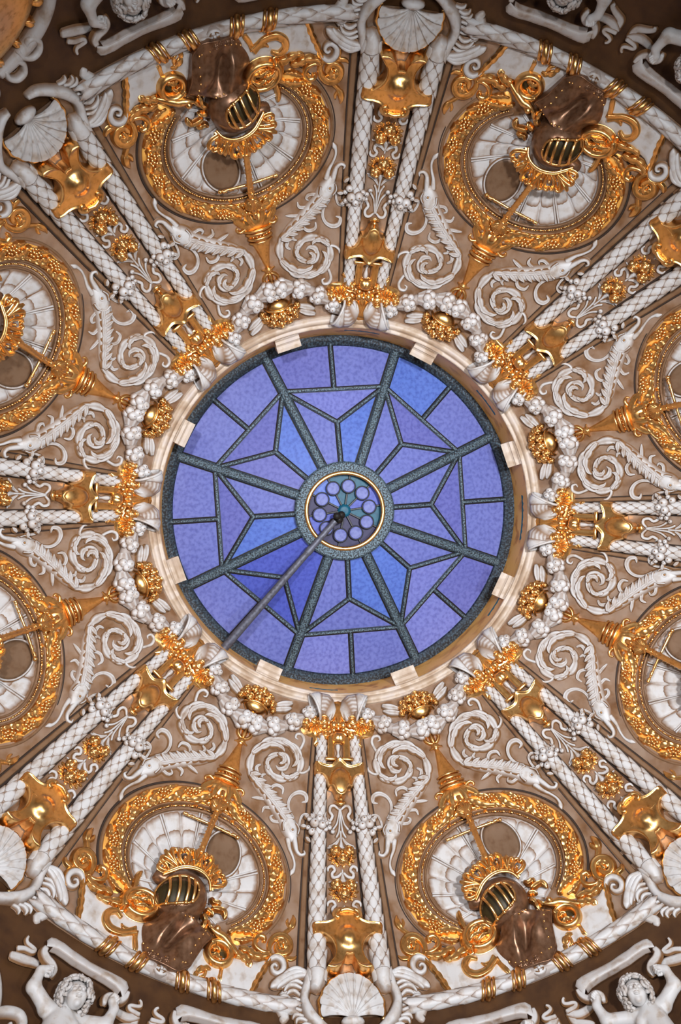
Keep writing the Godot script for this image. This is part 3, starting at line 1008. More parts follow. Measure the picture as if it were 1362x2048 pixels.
func build_wings() -> void:
	for sx: int in [1, -1]:
		var t := thing("winged_scroll", "wing", "white winged scrolls beside the shells", 88.0 * sx, 975)
		var s := float(sx)
		var m := Mb.new()
		ridge(m, [54.9, 934.6, 14, 69.7, 943.5, 14, 82.1, 948.7, 12, 87.3, 965.3, 11, 95, 983.2, 10, 97.4, 1001, 11, 92.1, 1019, 13, 84.4, 1034, 14, 71.7, 1047, 12.5, 57.7, 1060, 11.5, 41.3, 1070, 10, 23.1, 1072, 6.5], 22, CP, 0, 3.0, s, 4.0)
		part(t, "neck", m, M.plaster)
		for q in [[84.5, 951.2, 8.5, 100.7, 941, 8.5, 120.9, 946.1, 8.5, 143.2, 957.7, 9.5, 159, 969.2, 8.5, 165.2, 973.1, 2.5], [89.9, 948.7, 5.5, 105.2, 949.9, 6.5, 125.3, 956.4, 7, 145, 967.9, 6.5, 152.1, 975.6, 2], [92.9, 942.3, 6, 108.8, 935.9, 6, 123.9, 939.7, 5, 141.1, 951.2, 2.5]]:
			m = Mb.new()
			ridge(m, q, 9, CP, 0, 9.0, s, 4.0)
			part(t, "quill", m, M.plaster)
		var k := 0
		for q in [[96.3, 965.3, 3, 112.3, 958.1, 5.5, 129.9, 962.8, 5.5, 142, 973.1, 2], [100.7, 975.5, 3, 116.7, 967.9, 5, 129.4, 970.5, 5, 137.6, 980.7, 2], [104.9, 988.4, 3.5, 115.8, 979.4, 5, 126, 980.7, 4.5, 132.1, 985.9, 2], [105.3, 999.9, 3.5, 114.5, 997.4, 4.5, 123.5, 997.4, 3.5, 127.2, 998.7, 1.5], [105.8, 1009, 3.5, 116.3, 1006, 4.5, 129.1, 1008, 4.5, 134.3, 1006, 1.5], [104.9, 1020, 3.5, 118.1, 1017, 5, 130.9, 1017, 5, 138.6, 1017, 1.5], [101.5, 1031, 3.5, 112, 1028, 5, 119.6, 1029, 4.5, 124.2, 1036, 1.5], [95.3, 1042, 3.5, 106.1, 1037, 5, 116.1, 1040, 4.5, 118, 1047, 1.5], [86.9, 1050, 3.5, 97.5, 1047, 4.5, 105, 1050, 4, 107.1, 1055, 1.5], [127, 1001, 7.5, 138.1, 991, 6.5, 150.3, 998.8, 5, 155.1, 1004, 2], [133.7, 1014, 6, 139.7, 1004, 6.5, 148.4, 1006, 4, 151.9, 1012, 1.5]]:
			m = Mb.new()
			ridge(m, q, 7, CP, 0, 6.0 + (k % 2) * 2.0, s, 4.0)
			part(t, "feather", m, M.plaster)
			k += 1
		m = Mb.new()
		ridge(m, [131.6, 975.6, 7.5, 143, 993.6, 11, 145.5, 1012, 12.5, 140.1, 1030, 11, 147.2, 1037, 7.5], 9, CP, 0, 1.0, s, 5.0)
		part(t, "wing_back", m, M.plaster)
		spread(t, "white feathered wing scroll, %s of the shell, %%s" % SIDES[sx], 0.0)

func build_rib_trim() -> void:
	for k in 8:
		var h := Node3D.new()
		h.name = "trim_%d" % (k + 3)
		h.set_meta("kind", "structure")
		h.transform = turn_of(45.0 * k)
		add_child(h, true)
		for s: float in [-1.0, 1.0]:
			for q in [[0.1045, 4.2, 4.0, M.fillet], [0.1135, 1.2, 1.6, M.groove_shade], [0.0960, 2.6, 1.0, M.groove_shade], [0.0478, 2.0, 1.0, M.groove_shade]]:  # fillet, then raised dark strips drawn as shade beside it and the rod
				var m := Mb.new()
				var c := []
				for j in 6:
					var y: float = 455.0 + j * 98.0 if q[0] > 0.06 else 520.0 + j * 60.0
					c += [q[0] * y * s, y, q[1] * y / 700.0]
				ridge(m, c, q[2], CG, 1, 0.0, 1.0, 40.0)
				structure("fillet" if q[3] == M.fillet else "groove_shade", m, q[3], h)

# ---------------------------------------------------------------- bays
const HALF := {1: "anticlockwise", -1: "clockwise"}

func build_dolphins() -> void:
	for sx: int in [1, -1]:
		var s := float(sx)
		var t := thing("dolphin_scroll", "dolphin", "white dolphins with scrolled tails", 130.0 * s, 610)
		var m := Mb.new()
		ridge(m, [41.8, 565.9, 6.3, 60, 576.4, 11.5, 81.9, 586.6, 14.7, 103.1, 598.3, 16.7, 124, 610.7, 17.4, 140.4, 623.2, 18.6, 152.5, 635.8, 19.4, 162.6, 647.7, 14.7, 168.3, 657.8, 5.9], 13, CP, 0, 0.0, s, 4.0)
		var body := part(t, "body", m, M.plaster)
		var back := [48, 563.9, 0, 62, 572, 0, 76.4, 579.2, 0, 90.7, 586.5, 0, 104.7, 594.5, 0, 118.4, 603.3, 0, 131.8, 612.9, 0]
		m = Mb.new()
		for k in range(0, 7, 1):
			var x: float = back[k * 3]
			var y: float = back[k * 3 + 1]
			for q in [[-1.0, 0.0], [1.0, 4.0]]:
				ridge(m, [x - 8, y + 5.0 + q[0] * 1.5, 2.4, x + 2, y + 5 + q[0] * 5.0, 5.2, x + 13, y + 6 + q[0] * (9.0 + k * 0.6), 1.0], 4.0, CP, 2, 7.5 + k * 0.5, s, 3.0)
		part(t, "scale_leaf", m, M.plaster, body)
		m = Mb.new()
		ridge(m, [60, 576.4, 5.6, 41, 564.7, 7.9, 31.8, 545.9, 8.7, 31.4, 524, 7.9, 40.5, 501.3, 7.9, 55.4, 485.3, 8.3, 76.8, 478.2, 8.7, 102.1, 480.3, 9.5, 122.1, 494.4, 9.5, 129.6, 515.6, 7.9, 125.2, 533.6, 7.1, 108.6, 547.8, 7.9, 88.9, 550.8, 7.9, 71.2, 543.2, 7.1, 63.5, 528.8, 5.9, 66.6, 515.7, 5.6, 78.8, 505.9, 6.7, 93.4, 505.4, 8.3, 102.4, 514.9, 7.9, 101.2, 526.7, 6.3, 90.3, 532.6, 3.6, 82.2, 528.1, 1.2], 7.5, CP, 2, 0.0, s, 3.0, 13)
		var tail := part(t, "tail", m, M.plaster)
		m = Mb.new()
		for q in [[30.6, 525.8, 4, 42.6, 508.6, 6.3, 59.3, 493.3, 6.3, 79.8, 491.5, 4, 88.5, 496.5, 1.6], [76.5, 478.9, 3.2, 101.3, 482.2, 5.6, 116.7, 496.8, 5.9, 118.6, 510.6, 4, 113.9, 518.4, 1.2], [130.8, 524.8, 4, 117, 541.4, 5.6, 103.3, 542.8, 4, 97.5, 536.2, 1.2], [70.1, 543.6, 3.2, 62.8, 530.3, 5.2, 67.2, 520.3, 4, 74.2, 516.4, 1.2], [78.3, 504.9, 3.2, 92.3, 508, 5.6, 94.6, 517.6, 4.8, 87.6, 523.7, 1.6]]:
			ridge(m, q, 4.5, CP, 2, 5.0, s, 3.0, 4)
		part(t, "acanthus_leaf", m, M.plaster, tail)
		for q in [[123.3, 496.6, 4.8, 116, 483.4, 3.6, 117.4, 470.9, 3.2, 117, 457.6, 3.6, 109.2, 449.5, 3.6, 99.5, 451.9, 3.2, 99.6, 459.8, 2.4, 105.5, 460.3, 0.8], [128.9, 524.1, 3.2, 140.4, 518.8, 2.8, 147.1, 509.1, 2.8, 145.2, 501.4, 1.2]]:
			m = Mb.new()
			ridge(m, q, 6, CP, 0, 0.0, s, 3.0)
			part(t, "tail_tip", m, M.plaster, tail)
		for q in [[151.2, 613.7, 4.8, 138.6, 601.4, 3.6, 132.3, 585.8, 3.6, 135.1, 570.2, 4, 146.3, 559.6, 5.2, 159.3, 559.7, 5.2, 165.3, 570.3, 3.6, 157.5, 576.2, 1.2], [171.2, 628.1, 3.2, 167.1, 612.4, 2.8, 169, 599.9, 3.2, 178.7, 595.7, 3.2, 185.8, 604.6, 1.2], [132.3, 631.6, 3.2, 116.3, 635.9, 3.6, 108.7, 630.3, 2.8, 112.8, 624, 1.2], [106.4, 612.7, 3.2, 91.1, 617.4, 3.6, 90.1, 627.5, 1.6], [87, 600.9, 3.2, 71, 605.2, 3.6, 59.8, 608.7, 1.2], [90.9, 586.1, 3.6, 89.7, 573.9, 3.6, 98.5, 565, 4, 111.8, 566.6, 3.6, 115.2, 576.7, 1.6], [53.7, 560.9, 4.8, 47.2, 547.9, 4, 53.7, 539.1, 2], [69, 571.1, 3.6, 62.9, 560, 3.6, 70.3, 553.3, 1.6]]:
			m = Mb.new()
			ridge(m, q, 5.5, CP, 2, 0.0, s, 3.0)
			part(t, "fin", m, M.plaster)
		m = Mb.new()
		ridge(m, [165.7, 645.7, 6.3, 175.1, 662.2, 5.6, 183.1, 674.1, 4.4, 192.8, 677.9, 3.6, 199.2, 672.4, 3.2, 195.2, 666.4, 1.2], 7, CP, 0, 3.0, s, 3.0)
		part(t, "snout", m, M.plaster)
		m = Mb.new()
		ridge(m, [156.9, 655.6, 5.9, 166.8, 673.1, 4, 179.2, 686.8, 2.8, 187.1, 698.7, 2.8, 189.5, 709.4, 3.6, 188.3, 716, 5.2, 187.5, 723.7, 1.2], 5, CP, 0, 1.5, s, 3.0)
		part(t, "barbel", m, M.plaster)
		m = Mb.new()
		var e := [159.3, 640.2]
		var rim := []
		for k in 9: rim += [(e[0] + cos(TAU * k / 8) * 4.6) * s, e[1] + sin(TAU * k / 8) * 4.6, 12.5, 1.2]
		tube(m, rim, CP, 6, 3.0)
		ball(m, Vector3(e[0] * s, e[1], 12), Vector3(2.6, 2.6, 3), [Color(0.25, 0.12, 0.04), Color(0.36, 0.19, 0.07)], 5, 8)
		part(t, "eye", m, M.plaster, body)
		m = Mb.new()
		ridge(m, [154.1, 617.1, 1.6, 141.8, 622, 2, 137.5, 634.9, 2, 142.7, 647.9, 1.6], 3.5, CP, 0, 10.5, s, 3.0)
		ridge(m, [161.8, 624.4, 1.2, 171.4, 632.5, 1.6, 172.9, 644.1, 1.2], 3, CP, 0, 10.5, s, 3.0)
		part(t, "gill", m, M.plaster, body)
		spread(t, "white dolphin with spiral leaf tail, %s half of the %%s" % HALF[sx], 22.5)

func build_finials() -> void:
	var t := thing("baluster_finial", "finial", "gilded finials over the wreaths", 0, 560)
	var m := Mb.new()
	ridge(m, [0, 504, 4, 0, 509, 8, 0, 514, 10, 0, 519, 5, 0, 528, 7, 0, 545, 11, 0, 562, 16, 0, 577, 21], 12, CG, 0, 0.0, 1.0, 3.0)
	part(t, "stem", m, M.gold)
	m = Mb.new()
	ridge(m, [0, 506, 4, 0, 497, 6, 0, 489, 6, 0, 484, 2], 9, CG, 0, 0.0, 1.0, 2.0)
	for s: float in [-1.0, 1.0]:
		ridge(m, [2, 507, 3, 9, 503, 3.4, 14, 496, 4, 13, 489, 4, 9, 490, 1.5], 7, CG, 0, 0.0, s, 2.5)
	part(t, "bud", m, M.gold)
	m = Mb.new()
	for q in [[576.0, 23.0, 2.6], [584.0, 24.0, 3.4], [594.0, 26.0, 3.0], [601.0, 28.0, 3.0]]:
		m = Mb.new()
		tube(m, [-q[1], q[0], 2, q[2], -q[1] * 0.6, q[0] + 1, 12, q[2], 0, q[0] + 2, 16, q[2], q[1] * 0.6, q[0] + 1, 12, q[2], q[1], q[0], 2, q[2]], CG, 6, 5.0)
		part(t, "band", m, M.gold)
	m = Mb.new()
	tube(m, [-13, 516, 2, 1.8, 0, 517, 12, 1.8, 13, 516, 2, 1.8], CG, 6, 4.0)
	part(t, "band", m, M.gold)
	m = Mb.new()
	for k in 7: ball(m, Vector3(-21 + k * 7, 589.5, 13.0 - 9.0 * pow((k - 3) / 3.0, 2.0)), Vector3(2.6, 2.6, 3), CG, 4, 6)
	part(t, "bead", m, M.gold)
	m = Mb.new()
	ridge(m, [0, 578, 22, 0, 592, 24, 0, 606, 28, 0, 616, 32, 0, 626, 24, 0, 636, 10], 12, CG, 0, 0.0, 1.0, 3.0)
	for s: float in [-1.0, 1.0]:
		ridge(m, [16, 610, 7, 28, 617, 7, 38, 628, 6.5, 40, 640, 5, 33, 646, 3], 8, CG, 2, 0.0, s, 3.0)
		ridge(m, [24, 607, 4, 35, 603, 3.6, 42, 608, 3, 40, 614, 1.2], 6, CG, 0, 0.0, s, 3.0)
		ridge(m, [8, 612, 5, 14, 626, 6, 16, 640, 4, 20, 648, 1.5], 8, CG, 2, 5.0, s, 3.0)
	part(t, "flared_foot", m, M.gold)
	spread(t, "gilded baluster finial between the two dolphins of the %s", 22.5)

const RY := 788.0
func epos(rx: float, ry: float, a: float) -> Vector2:
	return Vector2(cos(a) * rx, RY + sin(a) * ry)

func arc(rx: float, ry: float, w: float, n: int, a0 := 137.0, a1 := 405.0) -> Array:
	var c := []
	for k in n + 1:
		var p := epos(rx, ry, deg_to_rad(lerpf(a0, a1, float(k) / n)))
		c += [p.x, p.y, w]
	return c

func build_wreaths() -> void:
	var t := thing("ring_moulding", "moulding", "brown oval mouldings round the shells", 0, 630)
	var m := Mb.new()
	ridge(m, arc(197, 160, 3.6, 40), 5, CG, 0, 0.0, 1.0, 6.0)
	part(t, "outer_fillet", m, M.fillet)
	m = Mb.new()
	ridge(m, arc(203, 165.5, 1.4, 40), 1.4, CG, 1, 0.0, 1.0, 6.0)
	part(t, "groove_shade", m, M.groove_shade)
	m = Mb.new()
	ridge(m, arc(154.5, 124.5, 2.8, 40), 8, CG, 0, 0.0, 1.0, 6.0)
	ridge(m, arc(139.5, 112.5, 2.6, 40), 7, CG, 0, 0.0, 1.0, 6.0)
	part(t, "inner_fillet", m, M.fillet)
	spread(t, "plain brown oval moulding bordering the gilded wreath of the %s", 22.5)

	t = thing("acanthus_wreath", "wreath", "gilded wreaths round the shells", 0, 647)
	m = Mb.new()
	ridge(m, arc(174, 141, 16.5, 48), 6, CG, 0, 0.0, 1.0, 6.0)
	part(t, "band", m, M.gold_dull)
	var per := 7
	for side: int in [1, -1]:
		for k in per:
			var a0 := deg_to_rad(lerpf(44.0, -90.0, (k + 0.02) / per))
			var f := func(along: float, across: float) -> Vector2:
				var a := a0 - along / 162.0 * (1.0 + 0.12 * sin(a0) * sin(a0))
				var p := epos(174 + across, 141 + across, a)
				return Vector2(p.x * side, p.y)
			var add := func(mm: Mb, pts: Array, top: float, kind: int, base: float, lobes: int) -> void:
				var c := []
				for q in pts:
					var z: Vector2 = f.call(q[0], q[1])
					c += [z.x, z.y, q[2]]
				ridge(mm, c, top, CG, kind, base, 1.0, 3.0, lobes)
			m = Mb.new()
			add.call(m, [[-12, -12, 4], [4, -12, 6.5], [18, -7, 9], [30, 2, 8], [39, 12, 3]], 11, 2, 4.0, 4)
			part(t, "acanthus_leaf", m, M.gold)
			m = Mb.new()
			add.call(m, [[-6, 3, 2], [5, 10, 5], [16, 13, 5.5], [27, 17, 2]], 9, 2, 2.5, 4)
			part(t, "acanthus_leaf", m, M.gold)
			m = Mb.new()
			add.call(m, [[12, -13, 2], [26, -13, 4.5], [40, -10, 5], [49, -5, 1.5]], 9, 2, 2.5, 4)
			part(t, "acanthus_leaf", m, M.gold)
			m = Mb.new()
			for q in [[38, 4], [42, -2], [43, 9], [46, 4], [49, -4], [50, 10], [52, 3], [57, -1], [58, 6], [63, 3]]:
				var z: Vector2 = f.call(q[0] - 2.0, q[1])
				ball(m, Vector3(z.x, z.y, 14.0 - absf(q[1] - 1.0) * 0.5), Vector3(3.7, 3.7, 4.2), CG, 5, 8)
			part(t, "grape_bunch", m, M.gold)
	spread(t, "gilded wreath of acanthus leaves and grapes in the %s", 22.5)

	t = thing("bead_moulding", "moulding", "gilded bead and reel mouldings", 0, 672)
	var beads := Mb.new()
	for k in 38:
		var a := deg_to_rad(lerpf(139.0, 401.0, (k + 0.5) / 38.0))
		var d := deg_to_rad(2.5)
		var p0 := epos(147, 118.5, a - d)
		var p1 := epos(147, 118.5, a + d * 0.4)
		m = Mb.new()
		tube(m, [p0.x, p0.y, 3, 1.4, (p0.x + p1.x) * 0.5, (p0.y + p1.y) * 0.5, 3.6, 2.6, p1.x, p1.y, 3, 1.4], CG, 6, 4.0)
		part(t, "reel", m, M.gold)
		for j in 2:
			var p := epos(147, 118.5, a + d * (0.85 + j * 0.75))
			ball(beads, Vector3(p.x, p.y, 3), Vector3(2.2, 2.2, 2.6), CG, 4, 6)
	part(t, "bead_string", beads, M.gold)
	spread(t, "thin gilded bead and reel moulding round the shell of the %s", 22.5)

func build_fans() -> void:
	var t := thing("scale_shell", "shell", "white scaled shells inside the wreaths", 0, 740)
	var o := Vector2(-4, 838)
	var m := Mb.new()
	mound(m, 0, RY, oval(0, RY, 138, 112, 48), 4, func(u: float, _t: float) -> float: return 0.8 if u < 0.99 else 0.0, CP, 0.0)
	part(t, "backing", m, M.plaster)
	var n := 17
	var edge := func(a: float) -> float:     # distance from o to the oval along direction a
		var d := Vector2(cos(a) / 135.0, sin(a) / 110.0)
		var c := Vector2(o.x / 135.0, (o.y - RY) / 110.0)
		var b := c.dot(d)
		var dd := d.length_squared()
		return (-b + sqrt(b * b - dd * (c.length_squared() - 1.0))) / dd
	var in_disc := func(x: float, y: float) -> bool: return pow((x - 44.0) / 34.0, 2.0) + pow((y - 742.0) / 44.0, 2.0) < 1.0
	for k in n:
		var a0 := deg_to_rad(lerpf(140.0, 400.0, k / float(n)))
		var a1 := deg_to_rad(lerpf(140.0, 400.0, (k + 1.0) / n))
		var rows := [[0.99, 0.72], [0.76, 0.50], [0.54, 0.28]]
		for r in 3:
			m = Mb.new()
			var pts := PackedVector3Array()
			var col := PackedColorArray()
			for j in 5:
				var u := j / 4.0
				for s in 9:
					var f := s / 8.0
					var a := lerpf(a0, a1, lerpf(0.03, 0.97, f))
					var e: float = edge.call(a)
					var sc := absf(sin(f * PI * 3.0))
					var rr := e * lerpf(rows[r][1], rows[r][0] - 0.02 + 0.022 * pow(sc, 0.6) - 0.05 * pow(absf(f - 0.5) * 2.0, 4.0) * (1.0 if r > 0 else 0.2), u)
					var z := 1.5 + r * 1.1 + u * 1.8 + 1.4 * sin(f * PI) * (0.4 + 0.6 * u)
					if j == 4: z -= 1.3
					if s == 0 or s == 8: z -= 1.2
					if in_disc.call(o.x + cos(a) * rr, o.y + sin(a) * rr): z = -1.0
					pts.append(Vector3(o.x + cos(a) * rr, o.y + sin(a) * rr, z))
					col.append(mix(CP, 0.0 if j == 4 else (0.5 if s == 0 or s == 8 else 1.0)))
			grid(m, 5, 9, pts, col)
			part(t, "scale", m, M.plaster)
		if k % 2 == 0 and k != 10:
			m = Mb.new()
			for d in [-0.018, 0.018]:
				var e: float = edge.call(a0)
				ridge(m, [o.x + cos(a0 + d) * e * 0.30, o.y + sin(a0 + d) * e * 0.30, 1.2, o.x + cos(a0 + d) * e * 0.65, o.y + sin(a0 + d) * e * 0.65, 2.0, o.x + cos(a0 + d) * e * 0.985, o.y + sin(a0 + d) * e * 0.985, 2.2], 4.8, CP, 0, 2.0, 1.0, 20.0)
			part(t, "double_rib", m, M.plaster)
	spread(t, "white shell of scalloped scales inside the gilded wreath of the %s", 22.5)

	t = thing("oval_disc", "plaque", "plain brown discs behind the sceptres", 45, 738)
	m = Mb.new()
	mound(m, 44, 742, oval(44, 742, 35, 45, 36, -0.2), 6, func(u: float, _t: float) -> float: return 9.6 - 2.5 * (1.0 - u * u) if u < 0.99 else 8.0, CG, 0.0)
	part(t, "face", m, M.disc)
	m = Mb.new()
	var c := []
	for k in 37:
		var p := oval(44, 742, 36.5, 46.5, 36, -0.2)
		c += [p[(k % 36) * 2], p[(k % 36) * 2 + 1], 2.0]
	ridge(m, c, 4.0, CP, 0, 7.0, 1.0, 5.0)
	part(t, "rim", m, M.plaster)
	spread(t, "plain brown oval disc beside the sceptre of the %s", 22.5)

func build_sceptres() -> void:
	var t := thing("sceptre", "sceptre", "gilded sceptres of the panels", 0, 650, 20)
	var m := Mb.new()
	tube(m, [0, 628, 14, 5, 0.5, 648, 20, 5, 1, 664, 24, 6, 0, 690, 30, 6, -2, 720, 38, 6.2, -4, 750, 46, 6.4, -6, 786, 54, 6.6], CG, 12, 6.0)
	part(t, "staff", m, M.gold)
	m = Mb.new()
	for k in 9:
		var u := k / 8.0
		var y := lerpf(694.0, 772.0, u)
		var h := lerpf(31.0, 51.0, u)
		tube(m, [-8.0 - u * 5, y - 3, h - 2, 1.0, -1.0 - u * 4.5, y, h + 6.2, 1.0, 5.5 - u * 4, y + 3, h - 2, 1.0], CG, 5, 3.0)
	part(t, "spiral_band", m, M.gold)
	m = Mb.new()
	for k in 9:
		var a := lerpf(-1.05, 1.05, k / 8.0)
		ridge(m, [sin(a) * 6, 668 - cos(a) * 3, 1.6, sin(a) * 13, 664 - cos(a) * 8, 2.4, sin(a) * 18, 661 - cos(a) * 10, 2.2], 3.5, CG, 0, 25.0, 1.0, 3.0)
	mound(m, 0, 660, oval(0, 660, 17, 12, 20), 3, func(u: float, _t: float) -> float: return 24.0 + 2.0 * (1.0 - u * u), CG, 0.0, 14.0)
	tube(m, [-9, 676, 25, 2.6, 0, 677, 34, 2.6, 9, 676, 25, 2.6], CG, 6, 4.0)
	tube(m, [-8, 640, 14, 2.4, 0, 641, 24, 2.4, 8, 640, 14, 2.4], CG, 6, 4.0)
	part(t, "collar", m, M.gold)
	m = Mb.new()
	for q in [690.0, 706.0]:
		tube(m, [-8, q, 26, 2.2, -1, q + 1, 39, 2.2, 7, q, 26, 2.2], CG, 6, 4.0)
	part(t, "knop", m, M.gold)
	spread(t, "gilded spiral sceptre rising from the crown to the finial of the %s", 22.5)
	t = thing("cross_rail", "rail", "gilded cross rails of the sceptres", 0, 705, 30)
	m = Mb.new()
	tube(m, [-62, 704, 20, 2.6, 0, 706, 27, 2.8, 58, 706, 22, 2.6], CG, 7, 30.0)
	part(t, "bar", m, M.gold)
	for q in [-58, -42, -26, 22, 36, 50]:
		m = Mb.new()
		var p: float = q
		tube(m, [p - 5, 705, 24, 1.5, p - 3.5, 705, 24, 3.8, p, 705, 24, 3.0, p + 3.5, 705, 24, 3.8, p + 5, 705, 24, 1.5], CG, 8, 2.0)
		part(t, "turned_ring", m, M.gold)
	m = Mb.new()
	ball(m, Vector3(59, 706, 22), Vector3(4.6, 4.6, 4.6), CG, 6, 9)
	part(t, "ball_end", m, M.gold)
	spread(t, "gilded cross rail with turned rings behind the sceptre of the %s", 22.5)

func build_plates() -> void:
	var t := thing("scroll_plate", "plaque", "white scroll plates under the helmets", 0, 960)
	var m := Mb.new()
	var a := []
	var b := []
	for k in 21:
		var u := k / 10.0 - 1.0
		a += [u * 203, 903.0 + 34.0 * sqrt(maxf(0.0, 1.0 - u * u)), 5.0]
		b += [u * 187, sqrt(1008.0 * 1008.0 - pow(u * 187, 2.0)) , 8.0]
	sheet(m, a, b, 8, 2.5, [CP[0].lerp(CP[1], 0.4), CP[1]], 2.0)
	part(t, "plate", m, M.plaster)
	for s: float in [-1.0, 1.0]:
		m = Mb.new()
		ridge(m, [204, 900, 4, 199, 925, 5, 193, 950, 5.5, 190, 972, 5.5, 188, 992, 3], 6, CG, 2, 6.0, s, 3.0, 5)
		part(t, "gilt_edge", m, M.gold)
		m = Mb.new()
		ridge(m, [200, 912, 4, 205, 902, 5, 214, 893, 6.5, 225, 893, 7, 234, 901, 7, 236, 913, 6.5, 229, 923, 6, 219, 923, 5, 213, 915, 4, 217, 908, 3.4, 223, 910, 2.4], 9, CP, 0, 3.0, s, 3.0)
		part(t, "volute", m, M.plaster)
		m = Mb.new()
		ridge(m, [200, 905, 2, 204, 896, 2.2, 213, 886.5, 2.2, 227, 886, 2.2, 240, 897, 2.2, 243, 913, 2.2, 234, 929, 1.8], 5, CG, 0, 4.0, s, 3.0)
		part(t, "gilt_line", m, M.gold)
	spread(t, "flat white scroll ended plate below the helmet of the %s", 22.5)

	for sx: int in [1, -1]:
		var s := float(sx)
		t = thing("corner_acanthus", "scroll", "gilded corner scrolls of the panels", 222.0 * s, 862)
		m = Mb.new()
		ridge(m, [206, 893, 4, 196, 882, 5, 195, 866, 6.5, 203, 852, 8, 217, 847, 8.5, 230, 854, 8.5, 234, 868, 8, 226, 879, 7, 214, 879, 6, 208, 870, 5, 213, 862, 4], 10, CG, 2, 0.0, s, 3.0)
		part(t, "coil", m, M.gold)
		m = Mb.new()
		ridge(m, [208, 862, 4, 216, 857, 6, 225, 862, 6, 226, 871, 3], 7, CG, 2, 5.0, s, 3.0, 3)
		part(t, "inner_leaf", m, M.gold)
		m = Mb.new()
		ridge(m, [219, 872, 3, 214, 866, 4.5, 216, 858, 3], 6, CG, 2, 6.0, s, 3.0)
		part(t, "inner_leaf", m, M.gold)
		m = Mb.new()
		ridge(m, [208, 850, 4, 217, 836, 4.5, 224, 822, 6.5, 224, 808, 6, 219, 797, 2], 8, CG, 2, 0.0, s, 3.0, 2)
		part(t, "upright_leaf", m, M.gold)
		m = Mb.new()
		ridge(m, [222, 825, 3, 213, 816, 3.4, 212, 808, 1.5], 5, CG, 2, 0.0, s, 3.0)
		part(t, "upright_leaf", m, M.gold)
		m = Mb.new()
		ridge(m, [206, 890, 3, 222, 884, 4, 238, 885, 5, 250, 880, 4.5, 253, 872, 2], 6, CG, 2, 0.0, s, 3.0, 2)
		part(t, "side_leaf", m, M.gold)
		m = Mb.new()
		ridge(m, [200, 888, 4, 186, 892, 4.5, 170, 888, 5, 163, 877, 6, 168, 865, 6.5, 179, 864, 5.5, 182, 873, 3], 8, CG, 0, 2.0, s, 3.0)
		part(t, "small_coil", m, M.gold)
		m = Mb.new()
		ridge(m, [200, 893, 5, 186, 902, 7, 170, 906, 8, 156, 903, 8, 140, 905, 5], 9, CG, 2, 3.0, s, 3.0, 4)
		part(t, "trailing_leaf", m, M.gold)
		spread(t, "gilded acanthus corner scroll, %s side of the helmet in the %%s" % HALF[sx], 22.5)

func coil(m: Mb, cx: float, cy: float, r0: float, r1: float, a0: float, a1: float, w0: float, w1: float, top: float, base: float, sq := 1.0, tilt := 0.0, kind := 0) -> void:
	var c := []
	var n := 22
	for k in n + 1:
		var u := k / float(n)
		var a := deg_to_rad(lerpf(a0, a1, u))
		var r := lerpf(r0, r1, u)
		var x := cos(a) * r
		var y := sin(a) * r * sq
		c += [cx + x * cos(tilt) - y * sin(tilt), cy + x * sin(tilt) + y * cos(tilt), lerpf(w0, w1, u)]
	ridge(m, c, top, CG, kind, base, 1.0, 4.0)

